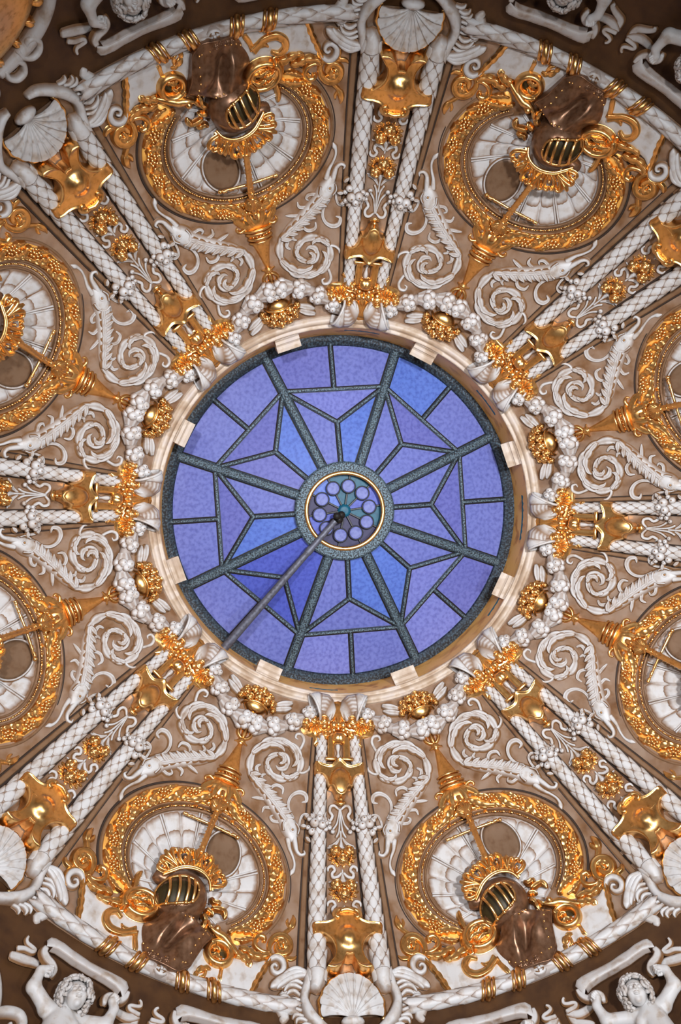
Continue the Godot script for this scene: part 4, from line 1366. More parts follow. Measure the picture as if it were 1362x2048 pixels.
func build_mantling() -> void:
	var t := thing("rolled_mantling", "scroll", "gilded rolled mantling beside the helmets", -75, 875)
	var o := [-80.3, 904.6]
	var m := Mb.new()
	mound(m, o[0], o[1], oval(o[0], o[1], 42, 32, 28, -0.1), 8, func(u: float, _t: float) -> float: return 13.0 * sqrt(maxf(0.0, 1.0 - u * u * 0.97)), CG, 2.0)
	part(t, "roll", m, M.gold)
	m = Mb.new()
	coil(m, o[0], o[1], 35, 32, -215, 140, 8.5, 7.5, 17, 7, 0.74, -0.12)
	part(t, "edge", m, M.gold)
	for q in [[26.0, 20.0, 170.0, 320.0, 7.5], [24.0, 17.0, 350.0, 480.0, 7.0], [15.0, 8.0, 130.0, 330.0, 6.5]]:
		m = Mb.new()
		coil(m, o[0], o[1], q[0], q[1], q[2], q[3], q[4], q[4] * 0.5, 12, 11, 0.74, -0.12, 2)
		part(t, "acanthus_leaf", m, M.gold)
	m = Mb.new()
	for q in [[-18, -8, 8, -15], [-24, 4, 4, 1], [-10, 13, 18, 8], [4, -12, 24, -2], [-4, -2, 14, -4]]:
		ridge(m, [o[0] + q[0], o[1] + q[1], 2, o[0] + (q[0] + q[2]) * 0.5, o[1] + (q[1] + q[3]) * 0.5 - 3, 5.5, o[0] + q[2], o[1] + q[3], 1.2], 9, CG, 2, 19.0, 1.0, 3.0, 4)
	part(t, "leaf_lobes", m, M.gold)
	m = Mb.new()
	ridge(m, [-107.6, 944.6, 4, -121.7, 936.5, 6.3, -136.5, 945.9, 7.9, -136.9, 962.3, 8.7, -122.4, 974.2, 8.7, -99.2, 973.6, 7.9, -83.8, 965.6, 7.9, -70.8, 957.7, 9.5], 12, CG, 2, 5.0, 1.0, 3.0)
	part(t, "hook_tendril", m, M.gold)
	m = Mb.new()
	ridge(m, [-70.8, 957.7, 5.6, -68.7, 971.9, 5.6, -64.9, 982.5, 6.3, -60.7, 992.3, 5.6, -58.2, 1001, 2], 9, CG, 2, 5.0, 1.0, 3.0)
	part(t, "hook_tendril", m, M.gold)
	m = Mb.new()
	ridge(m, [-83.9, 961.1, 3.2, -98, 962, 4, -103.7, 955.1, 1.6], 8, CG, 2, 6.0, 1.0, 3.0)
	part(t, "hook_tendril", m, M.gold)
	m = Mb.new()
	ridge(m, [-99.4, 919, 7.9, -126.1, 917.7, 8.7, -146.4, 921.8, 7.9, -162.3, 921.8, 5.6, -170.1, 916.4, 2], 10, CG, 2, 4.0, 1.0, 3.0, 4)
	part(t, "trailing_leaf", m, M.gold)
	m = Mb.new()
	ridge(m, [-102, 877.9, 4, -103.1, 859.7, 4.8, -100.5, 845.2, 4, -97.1, 839.9, 1.2], 7, CG, 2, 6.0, 1.0, 3.0)
	part(t, "trailing_leaf", m, M.gold)
	spread(t, "gilded rolled acanthus mantling clockwise of the helmet in the %s", 22.5)

	t = thing("scrolled_mantling", "scroll", "gilded open scrolls beside the helmets", 70, 880)
	o = [101.8, 936.3]
	m = Mb.new()
	coil(m, o[0], o[1], 26, 22, -150, 235, 9.5, 8.0, 20, 4, 0.9)
	part(t, "open_coil", m, M.gold)
	m = Mb.new()
	mound(m, o[0], o[1], oval(o[0], o[1], 17, 15, 16), 3, func(_u: float, _t: float) -> float: return 6.0, CG, 0.0)
	part(t, "coil_shade", m, M.hollow_shade)  # flat dark disc, painted shade in the middle of the coil
	m = Mb.new()
	ridge(m, [o[0] - 14, o[1] + 12, 3, o[0] - 4, o[1] + 5, 7, o[0] + 5, o[1] + 8, 6, o[0] + 9, o[1] + 2, 2], 9, CG, 2, 8.0, 1.0, 3.0, 3)
	part(t, "inner_leaf", m, M.gold)
	m = Mb.new()
	ridge(m, [o[0] - 16, o[1] - 6, 3, o[0] - 6, o[1] - 10, 5, o[0] + 2, o[1] - 6, 2], 8, CG, 2, 8.0, 1.0, 3.0, 2)
	part(t, "inner_leaf", m, M.gold)
	m = Mb.new()
	tube(m, [o[0] - 34, o[1] - 34, 28, 3, o[0] - 18, o[1] - 30, 26, 7, o[0] - 2, o[1] - 30, 22, 8, o[0] + 16, o[1] - 24, 16, 7, o[0] + 30, o[1] - 20, 10, 5, o[0] + 42, o[1] - 14, 6, 2.5], CG, 9, 4.0)
	ball(m, Vector3(o[0] - 20, o[1] - 36, 30), Vector3(7, 7, 7), CG, 6, 10)
	part(t, "stalk", m, M.gold)
	m = Mb.new()
	ridge(m, [117.1, 958.6, 4.8, 119.2, 973, 4.8, 120.2, 980.2, 5.6, 125.9, 987, 1.6], 8, CG, 2, 4.0, 1.0, 3.0)
	part(t, "drooping_leaf", m, M.gold)
	m = Mb.new()
	ridge(m, [99.4, 971.7, 2, 88.2, 971.5, 7.1, 77, 980.5, 7.9, 71.5, 991.8, 5.6, 70.7, 1003, 2.4], 9, CG, 2, 5.0, 1.0, 3.0, 3)
	part(t, "drooping_leaf", m, M.gold)
	m = Mb.new()
	ridge(m, [89.2, 978.7, 3.2, 87.7, 989.4, 4, 79.1, 994.9, 1.6], 7, CG, 2, 7.0, 1.0, 3.0)
	part(t, "drooping_leaf", m, M.gold)
	m = Mb.new()
	ridge(m, [136.9, 917.1, 7.9, 157.6, 920.9, 8.7, 169, 930.1, 7.1, 171, 935.4, 2.4], 10, CG, 2, 3.0, 1.0, 3.0, 3)
	part(t, "trailing_leaf", m, M.gold)
	m = Mb.new()
	for q in [[50.4, 840, 2.1, 57.9, 846.5, 5.3, 68.2, 844.8, 4.9, 74, 842.4, 1.6], [58.8, 859.7, 3.7, 72.4, 855.8, 5.3, 84.2, 855.8, 5.3, 89.4, 864.9, 3.7, 89, 870.6, 1.2], [48.1, 867.1, 4.1, 59, 869.1, 4.9, 66, 874.2, 2.1], [44.5, 879.6, 4.1, 53.5, 885.6, 5.3, 54.7, 897.8, 4.5, 54.9, 907.3, 1.6], [60.4, 886, 2.1, 66.6, 897.9, 4.5, 79.4, 900.7, 4.9, 89.1, 895.3, 3.3]]:
		ridge(m, q, 9, CG, 2, 18.0, 1.0, 3.0, 2)
	part(t, "acanthus_leaf", m, M.gold)
	spread(t, "gilded open scroll and leaves anticlockwise of the helmet in the %s", 22.5)

func skull_h(x: float, y: float, c: Array) -> float:
	var q := 1.0 - pow((x - c[0]) / 53.0, 2.0) - pow((y - c[1]) / 50.0, 2.0)
	return 22.0 + 46.0 * sqrt(maxf(0.0, q))

func build_helmets() -> void:
	var c := [-8.2, 866.4]
	var v := [-22.2, 873.7]
	var tilt := -0.24
	var t := thing("crowned_helmet", "helmet", "crowned barred helmets of the panels", c[0], c[1] + 40, 10)
	var m := Mb.new()
	var vis := func(x: float, y: float) -> float:
		var dx: float = x - v[0]
		var dy: float = y - v[1]
		var p := dx * cos(tilt) + dy * sin(tilt)
		var q := -dx * sin(tilt) + dy * cos(tilt)
		return pow(absf(p) / 40.0, 2.6) + pow(absf(q) / 27.0, 2.6)
	var n := 48
	var pts := PackedVector3Array()
	for j in 27:
		var u := j / 26.0
		for k in n + 1:
			var a := TAU * k / n
			var rr := sin(u * PI * 0.5)
			var x: float = c[0] + cos(a) * 53.0 * rr
			var y: float = c[1] + sin(a) * 50.0 * rr
			var z := skull_h(x, y, c)
			z -= 15.0 * (1.0 - smoothstep(0.80, 0.98, vis.call(x, y)))
			if j == 26: z = 2.0
			pts.append(Vector3(x, y, z))
	grid(m, 27, n + 1, pts, PackedColorArray(), 0, true)
	part(t, "skull", m, M.helmet)
	m = Mb.new()
	var rim := []
	var fill := []
	for k in 41:
		var a := TAU * k / 40
		var p := signf(cos(a)) * pow(absf(cos(a)), 0.77) * 39.5
		var q := signf(sin(a)) * pow(absf(sin(a)), 0.77) * 26.5
		var x: float = v[0] + p * cos(tilt) - q * sin(tilt)
		var y: float = v[1] + p * sin(tilt) + q * cos(tilt)
		rim += [x, y, skull_h(x, y, c) + 0.5, 2.6]
		if k < 40: fill += [v[0] + (x - v[0]) * 0.93, v[1] + (y - v[1]) * 0.93]
	tube(m, rim, CG, 8, 5.0)
	var visor := part(t, "visor_rim", m, M.gold)
	m = Mb.new()
	var nf: int = fill.size() / 2
	var fp := PackedVector3Array()
	for j in 8:
		for k in nf + 1:
			var x: float = v[0] + (fill[(k % nf) * 2] - v[0]) * maxf(j / 7.0, 0.003)
			var y: float = v[1] + (fill[(k % nf) * 2 + 1] - v[1]) * maxf(j / 7.0, 0.003)
			fp.append(Vector3(x, y, skull_h(x, y, c) - 13.5))
	grid(m, 8, nf + 1, fp, PackedColorArray(), 0, true)
	part(t, "visor_shade", m, M.hollow_shade, visor)  # dark sheet behind the bars, colours in the shade of the interior
	for px in [-22.0, -4.0, 14.0, 28.0]:
		m = Mb.new()
		var bc := []
		var ext := 27.0 * (1.0 - 0.22 * pow(absf(px) / 30.0, 2.0))
		for k in 6:
			var q := lerpf(-ext, ext + 1.0, k / 5.0)
			var p: float = px + 1.5 * sin(k * PI / 5.0)
			var x: float = v[0] + p * cos(tilt) - q * sin(tilt)
			var y: float = v[1] + p * sin(tilt) + q * cos(tilt)
			bc += [x, y, skull_h(x, y, c) + 2.5, 3.2]
		tube(m, bc, CG, 8, 4.0, 1.0, 0.55)
		ball(m, Vector3(bc[20], bc[21], bc[22] + 1.5), Vector3(4.4, 4.4, 4.0), CG, 5, 9)
		part(t, "visor_bar", m, M.gold, visor)
	# crown: a double band round the brow with leaves and fleurs that stand up from it
	m = Mb.new()
	var band := [-64.2, 846.6, -49.5, 836.1, -35.3, 826.6, -18.1, 820.7, -0, 818, 17.2, 819.5, 32, 826.1, 40.6, 838.2]
	for d in [0.0, 1.0]:
		var bb := []
		for k in 8:
			var u := k / 7.0
			bb += [band[k * 2] + d * 1.0, band[k * 2 + 1] + 4.5 * d, 36.0 + 24.0 * sin(PI * (0.08 + 0.84 * u)) + d * 1.5, 3.0]
		tube(m, bb, CG, 8, 4.0)
	var crown := part(t, "crown_band", m, M.gold)
	var roots := [-57.4, 840, -42.2, 828.5, -26.5, 820.8, -9.2, 817.2, 10.2, 816.7, 26.2, 820.7, 38.1, 830.8]
	var tips := [-78.1, 833.7, -76.3, 807.6, -42.7, 792.9, -11.6, 780.7, 11.5, 782.8, 36.3, 793.7, 60.3, 808.9]
	for k in 7:
		m = Mb.new()
		var r := Vector2(roots[k * 2], roots[k * 2 + 1])
		var e := Vector2(tips[k * 2], tips[k * 2 + 1])
		var d := e - r
		var nn := Vector2(-d.y, d.x).normalized()
		var l := d.length()
		var h := 40.0 + 18.0 * sin(PI * (0.12 + 0.76 * k / 6.0))
		ridge(m, [r.x, r.y, l * 0.30, r.x + d.x * 0.2, r.y + d.y * 0.2, l * 0.24, r.x + d.x * 0.4, r.y + d.y * 0.4, l * 0.08], 2.5, CG, 0, h - 2.0, 1.0, 3.0)
		if k % 2 == 0:
			for s: float in [-1.0, 1.0]:
				var p1 := r + d * 0.40 + nn * s * l * 0.30
				var p2 := r + d * 0.80 + nn * s * l * 0.34
				var p3 := e + nn * s * l * 0.14
				var p4 := r + d * 0.78 + nn * s * l * 0.08
				ridge(m, [r.x + nn.x * s * l * 0.1, r.y + nn.y * s * l * 0.1, 2.4, p1.x, p1.y, 2.8, p2.x, p2.y, 3.0, p3.x, p3.y, 2.8, p4.x, p4.y, 2.4], 5, CG, 0, h + 1.0, 1.0, 2.5)
			ball(m, Vector3(r.x + d.x * 0.45, r.y + d.y * 0.45, h + 3), Vector3(3.6, 3.6, 3.6), CG, 5, 8)
		else:
			ridge(m, [r.x, r.y, 2.6, r.x + d.x * 0.45, r.y + d.y * 0.45, 3.4, r.x + d.x * 0.75, r.y + d.y * 0.75, 4.8, e.x + d.x * 0.06, e.y + d.y * 0.06, 1.6], 7, CG, 3, h + 1.0, 1.0, 2.5)
			for s: float in [-1.0, 1.0]:
				var p1 := r + d * 0.45 + nn * s * l * 0.12
				var p2 := r + d * 0.82 + nn * s * l * 0.30
				var p3 := r + d * 0.72 + nn * s * l * 0.46
				var p4 := r + d * 0.56 + nn * s * l * 0.40
				ridge(m, [r.x, r.y, 2.2, p1.x, p1.y, 3.4, p2.x, p2.y, 3.6, p3.x, p3.y, 3.2, p4.x, p4.y, 2.0], 6, CG, 0, h + 1.0, 1.0, 2.5)
			tube(m, [r.x + d.x * 0.3 - nn.x * 8, r.y + d.y * 0.3 - nn.y * 8, h + 4, 1.8, r.x + d.x * 0.3 + nn.x * 8, r.y + d.y * 0.3 + nn.y * 8, h + 4, 1.8], CG, 6, 4.0)
		part(t, "crown_leaf" if k % 2 == 0 else "crown_fleur", m, M.gold, crown)
	m = Mb.new()
	mound(m, roots[6] * 0.5 + roots[4] * 0.5, roots[7] + 18.0, oval(roots[6] * 0.3 + roots[4] * 0.3 + roots[0] * 0.4, roots[7] + 22.0, 46, 18, 20, -0.24), 4, func(u: float, _t: float) -> float: return 46.0 - 10.0 * u * u, CG, 0.0, 20.0)
	part(t, "crown_cap", m, M.helmet)
	# gorget: a flared collar folded about two creases
	m = Mb.new()
	var gr := [
		[-33.1, 909.4, -20.9, 909, -6.1, 908, 9.3, 906, 24.6, 903.9, 35.8, 905.4, 45.5, 912.4],
		[-42.9, 923.6, -29, 929.3, -11.2, 931.9, 8.5, 928.2, 32.1, 921.3, 53.3, 919.3, 75.9, 916.7],
		[-60.9, 939.6, -40.6, 949.2, -21.7, 959.3, -3.4, 963.3, 21.5, 948.9, 45, 944.4, 66.6, 941.4],
		[-55.4, 966.4, -41.6, 972.2, -25.3, 977.7, -8.1, 979, 15.5, 977, 40, 975.3, 58.1, 973.3],
		[-52.2, 971.2, -44.2, 995.6, -33, 1007, -14.9, 1011, 8, 1015, 31.1, 1016, 52.5, 994.6]]
	var gh := [[26, 40, 46, 46, 42, 34, 18], [14, 34, 48, 24, 38, 40, 26], [10, 28, 40, 13, 42, 46, 30], [8, 22, 30, 22, 36, 40, 32], [6, 16, 24, 30, 34, 34, 28]]
	var gp := PackedVector3Array()
	for j in 17:
		for k in 25:
			var uj := j / 4.0
			var uk := k / 4.0
			var z := Vector3.ZERO
			var j1 := mini(int(uj), 3)
			var k1 := mini(int(uk), 5)
			for dj in range(-1, 3):
				for dk in range(-1, 3):
					var w := cat(uj - j1, dj) * cat(uk - k1, dk)
					var jj := clampi(j1 + dj, 0, 4)
					var kk := clampi(k1 + dk, 0, 6)
					z += Vector3(gr[jj][kk * 2], gr[jj][kk * 2 + 1], gh[jj][kk]) * w
			if j == 16: z.y += 1.6 * sin(k * PI / 2.0)
			gp.append(z)
	grid(m, 17, 25, gp, PackedColorArray())
	var under := PackedVector3Array()
	for k in 25:
		under.append(gp[16 * 25 + k])
	for k in 25:
		under.append(Vector3(gp[16 * 25 + k].x, gp[16 * 25 + k].y - 1.0, 3.0))
	grid(m, 2, 25, under, PackedColorArray())
	for side in [0, 24]:
		under = PackedVector3Array()
		for j in 17: under.append(gp[j * 25 + side])
		for j in 17: under.append(Vector3(gp[j * 25 + side].x, gp[j * 25 + side].y, 3.0))
		grid(m, 2, 17, under, PackedColorArray())
	var gorget := part(t, "gorget", m, M.helmet)
	m = Mb.new()
	var edge := []
	for k in range(0, 25, 2): edge += [gp[16 * 25 + k].x, gp[16 * 25 + k].y, gp[16 * 25 + k].z, 1.9]
	for j in range(14, 0, -2): edge += [gp[j * 25 + 24].x, gp[j * 25 + 24].y, gp[j * 25 + 24].z, 1.9]
	tube(m, edge, CG, 7, 4.0)
	part(t, "rolled_edge", m, M.helmet, gorget)
	m = Mb.new()
	for j in range(2, 15, 2):
		var z := gp[j * 25 + 21]
		ball(m, z, Vector3(2.4, 2.4, 2.4), CG, 4, 8)
	for k in range(2, 22, 3):
		var z := gp[14 * 25 + k]
		ball(m, z, Vector3(2.1, 2.1, 2.1), CG, 4, 8)
	for k in range(12, 18, 2):
		ball(m, gp[1 * 25 + k] + Vector3(0, 0, 1), Vector3(2.4, 2.4, 2.4), CG, 4, 8)
	part(t, "rivets", m, M.gold, gorget, true)
	m = Mb.new()
	for q in [[0.45, 0.0], [0.55, 4.0], [0.64, -2.0], [0.35, -1.0]]:
		var z := gp[15 * 25 + int(q[0] * 24)]
		m = Mb.new()
		rose(m, z.x, z.y - 3 + q[1], z.z - 1, 6.5, 5, CG)
		part(t, "boss", m, M.helmet, gorget)
	spread(t, "brown and gold crowned helmet with barred visor in the %s", 22.5)

func cat(t: float, d: int) -> float:
	match d:
		-1: return 0.5 * (-t + 2.0 * t * t - t * t * t)
		0: return 0.5 * (2.0 - 5.0 * t * t + 3.0 * t * t * t)
		1: return 0.5 * (t + 4.0 * t * t - 3.0 * t * t * t)
	return 0.5 * (-t * t + t * t * t)

func build_garlands() -> void:
	# festoon of fruit between two horns, and the gilded basket it hangs round
	var t := thing("fruit_festoon", "garland", "white fruit festoons round the skylight", 0, 470)
	var path := [-118, 394, -102, 418, -80, 440, -54, 460, -26, 472, 0, 477, 26, 472, 54, 460, 80, 440, 102, 418, 118, 394]
	var m := Mb.new()
	var tc := []
	for k in 11: tc += [path[k * 2], path[k * 2 + 1], 9, 8.5 + 3.0 * sin(PI * k / 10.0)]
	tube(m, tc, [CP[0], CP[0].lerp(CP[1], 0.5)], 9, 8.0)
	part(t, "core", m, M.plaster)
	var rng := RandomNumberGenerator.new()
	rng.seed = 9
	for k in 8:
		var u := lerpf(0.5, 9.5, k / 7.0)
		var i0 := int(u)
		var f := u - i0
		var p := Vector2(path[i0 * 2], path[i0 * 2 + 1]).lerp(Vector2(path[i0 * 2 + 2], path[i0 * 2 + 3]), f)
		var tg := (Vector2(path[i0 * 2 + 2], path[i0 * 2 + 3]) - Vector2(path[i0 * 2], path[i0 * 2 + 1])).normalized() * (1.0 if u < 5.0 else -1.0)
		var nr := Vector2(-tg.y, tg.x)
		var r := 14.0 + 4.5 * sin(PI * u / 10.0)
		# a pleated leaf sleeve behind each bunch
		m = Mb.new()
		var pts := PackedVector3Array()
		var col := PackedColorArray()
		for j in 5:
			var w := j / 4.0
			for q in 25:
				var a := TAU * q / 24
				var rr := r * lerpf(0.60, 0.98, w) * (1.0 + 0.07 * cos(a * 8.0) * (0.4 + w))
				var o := p + tg * (lerpf(-19.0, -3.0, w) + (2.0 * cos(a * 8.0) if j == 4 else 0.0)) + nr * cos(a) * rr
				pts.append(Vector3(o.x, o.y, 11.0 + sin(a) * rr * 0.85))
				col.append(mix(CP, 0.25 if j == 4 else 0.7 + 0.5 * cos(a * 8.0)))
		grid(m, 5, 25, pts, col, 2, true)
		part(t, "leaf_sleeve", m, M.plaster)
		for q in 7:
			var a := lerpf(-0.25, PI + 0.25, q / 3.0) if q < 4 else lerpf(0.35, PI - 0.35, (q - 4) / 2.0)
			var off := rng.randf_range(0.0, 3.0) if q < 4 else rng.randf_range(9.0, 12.0)
			var rad := r * rng.randf_range(0.50, 0.60) * (1.0 if q < 4 else 0.85)
			var o := p + tg * off + nr * cos(a) * r * 0.66
			m = Mb.new()
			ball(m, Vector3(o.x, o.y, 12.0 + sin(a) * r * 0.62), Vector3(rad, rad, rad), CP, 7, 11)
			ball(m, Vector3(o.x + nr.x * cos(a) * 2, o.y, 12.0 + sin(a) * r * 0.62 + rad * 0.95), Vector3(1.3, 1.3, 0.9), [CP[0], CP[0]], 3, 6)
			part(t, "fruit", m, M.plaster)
		m = Mb.new()
		for q in [[-0.8, 1.0], [0.9, 1.1]]:
			var d: Vector2 = tg * 0.5 + nr * q[0]
			m = Mb.new()
			ridge(m, [p.x + d.x * 6, p.y + d.y * 6, 2.5, p.x + d.x * 12, p.y + d.y * 12, 4.5, p.x + d.x * 18, p.y + d.y * 18, 1.0], 5, CP, 2, 12.0, 1.0, 3.0, 2)
			part(t, "leaf", m, M.plaster)
	spread(t, "white festoon of fruit bunches arching over the inner end of the %s", 22.5)

	t = thing("flower_basket", "basket", "gilded flower baskets round the skylight", 0, 432)
	m = Mb.new()
	var pts := PackedVector3Array()
	for j in 8:
		var a := j / 7.0 * PI * 0.5
		for k in 21:
			var b := lerpf(-PI * 0.5, PI * 0.5, k / 20.0)
			var rr := 24.0 * cos(a)
			pts.append(Vector3(sin(b) * rr, 437.0 + 16.0 * sin(a), 4.0 + cos(b) * (rr * 0.62 + 3.0)))
	grid(m, 8, 21, pts, PackedColorArray())
	var bowl := part(t, "bowl", m, M.gold)
	m = Mb.new()
	tube(m, [-28, 441, 3, 2.6, -21, 437, 15, 2.8, 0, 435, 23, 2.8, 21, 437, 15, 2.8, 28, 441, 3, 2.6], CG, 7, 4.0)
	tube(m, [-5, 453, 6, 2.5, 0, 454, 9, 3.5, 5, 453, 6, 2.5], CG, 7, 3.0)
	part(t, "bowl_rim", m, M.gold, bowl)
	for q in [[-27, 420, 12, 9], [-13, 410, 15, 10], [4, 408, 16, 10], [19, 412, 14, 9.5], [-19, 429, 18, 9.5], [-2, 424, 23, 11], [15, 427, 20, 9.5], [30, 424, 11, 8], [-37, 431, 9, 7.5], [37, 433, 8, 6.5], [-30, 410, 7, 6]]:
		m = Mb.new()
		rose(m, q[0], q[1], q[2], q[3], 12, CG, 5)
		part(t, "flower", m, M.gold)
	m = Mb.new()
	for k in 9:
		var a := lerpf(PI * 0.98, PI * 2.02, k / 8.0)
		ridge(m, [cos(a) * 22, 424 + sin(a) * 14, 4, cos(a) * 33, 424 + sin(a) * 21, 6, cos(a) * 42, 424 + sin(a) * 27, 1.5], 8, CG, 2, 4.0, 1.0, 3.0, 2)
	part(t, "leaf_spray", m, M.gold)
	spread(t, "gilded basket heaped with flowers under the festoon of the %s", 22.5)
	for sx: int in [1, -1]:
		t = thing("lotus_leaf", "leaf", "white leaves beside the flower baskets", 46.0 * sx, 415)
		m = Mb.new()
		ridge(m, [40, 416, 4, 50, 410, 6.5, 60, 405, 6.5, 68, 399, 3], 9, CP, 2, 2.0, sx, 3.0)
		part(t, "blade", m, M.plaster)
		m = Mb.new()
		ridge(m, [40, 426, 4, 50, 421, 6, 60, 416, 6, 70, 409, 2], 8, CP, 2, 1.0, sx, 3.0)
		part(t, "blade", m, M.plaster)
		spread(t, "white pointed leaves on the %s side of the basket in the %%s" % HALF[sx], 22.5)

	# laurel torus at the foot of the bay
	t = thing("laurel_torus", "garland", "white laurel mouldings at the foot of the panels", 0, 1016)
	m = Mb.new()
	var R := 1016.0
	var c := []
	for k in 15:
		var a := deg_to_rad(lerpf(-16.2, 16.2, k / 14.0))
		c += [sin(a) * R, cos(a) * R, 8, 15.0]
	tube(m, c, [CP[0], CP[0].lerp(CP[1], 0.5)], 10, 12.0)
	part(t, "core", m, M.plaster)
	for sx: float in [-1.0, 1.0]:
		for k in 9:
			var ac := 2.2 + k * 1.62
			for q in ([-0.75, 0.75] if k % 2 else [-1.35, 0.0, 1.35]):
				m = Mb.new()
				pts = PackedVector3Array()
				var col := PackedColorArray()
				for j in 5:
					var tt := j / 4.0
					var wd: float = [0.36, 0.58, 0.66, 0.5, 0.05][j]
					for s in 5:
						var ss := (s - 2) * 0.5
						var ph: float = q + ss * wd
						var rr: float = 15.0 * ([0.98, 1.03, 1.07, 1.12, 1.16][j] - 0.06 * ss * ss)
						var aa := deg_to_rad(ac - 1.2 + tt * 2.9) * sx
						var ro := R + sin(ph) * rr
						pts.append(Vector3(sin(aa) * ro, cos(aa) * ro, 8 + cos(ph) * rr))
						col.append(mix(CP, 0.1 if j == 4 else (0.45 if s == 0 or s == 4 else 1.0)))
				grid(m, 5, 5, pts, col)
				part(t, "laurel_leaf", m, M.plaster)
	m = Mb.new()
	mound(m, 0, R + 2, oval(0, R + 2, 17, 13, 16), 4, func(u: float, _t: float) -> float: return 24.0 - 4.0 * u * u, CP, 0.0, 6.0)
	part(t, "centre_boss", m, M.plaster)
	m = Mb.new()
	for k in 4:
		var a := TAU * (k + 0.5) / 4
		tube(m, [cos(a) * 5, R + 2 + sin(a) * 4, 24, 1.2, cos(a - 0.5) * 10, R + 2 + sin(a - 0.5) * 8, 24, 1.4, cos(a + 0.3) * 11, R + 2 + sin(a + 0.3) * 8, 23, 1.2], [CP[0], CP[0]], 5, 3.0)
	ball(m, Vector3(0, R + 2, 24), Vector3(4, 4, 4), CP, 5, 9)
	part(t, "centre_flower", m, M.plaster)
	for q: float in [-6.4, -2.6, 2.6, 6.4]:
		m = Mb.new()
		var off := signf(q) * 0.9
		for j in 3:
			var rc := []
			for k in 9:
				var ph := lerpf(-1.75, 1.75, k / 8.0)
				var aa := deg_to_rad(q + off * 0.55 * (ph / 1.75) * signf(1.0) + (j - 1) * 0.66)
				var ro := R + sin(ph) * 17.0
				rc += [sin(aa) * ro, cos(aa) * ro, 8 + cos(ph) * (15.5 + (1.5 if j == 1 else 0.0)), 7.0 if j == 1 else 3.6]
			tube(m, rc, CG, 7, 5.0)
		part(t, "gilt_binding", m, M.gold)
	spread(t, "white laurel leaf torus with gilded bindings along the foot of the %s", 22.5)

# ---------------------------------------------------------------- frieze: putti, banners, cartouches
func smin(a: float, b: float, k: float) -> float:
	var h := clampf(0.5 + 0.5 * (b - a) / k, 0.0, 1.0)
	return lerpf(b, a, h) - k * h * (1.0 - h)

func cap(p: Vector3, c: Array) -> float:      # tapered capsule [ax, ay, ah, bx, by, bh, ra, rb]
	var a := Vector3(c[0], c[1], c[2])
	var ab := Vector3(c[3], c[4], c[5]) - a
	var t := clampf((p - a).dot(ab) / maxf(ab.length_squared(), 1e-6), 0.0, 1.0)
	return (p - a - ab * t).length() - lerpf(c[6], c[7], t)

func ellip(p: Vector3, o: Vector3, r: Vector3) -> float:
	return (((p - o) / r).length() - 1.0) * minf(r.x, minf(r.y, r.z))

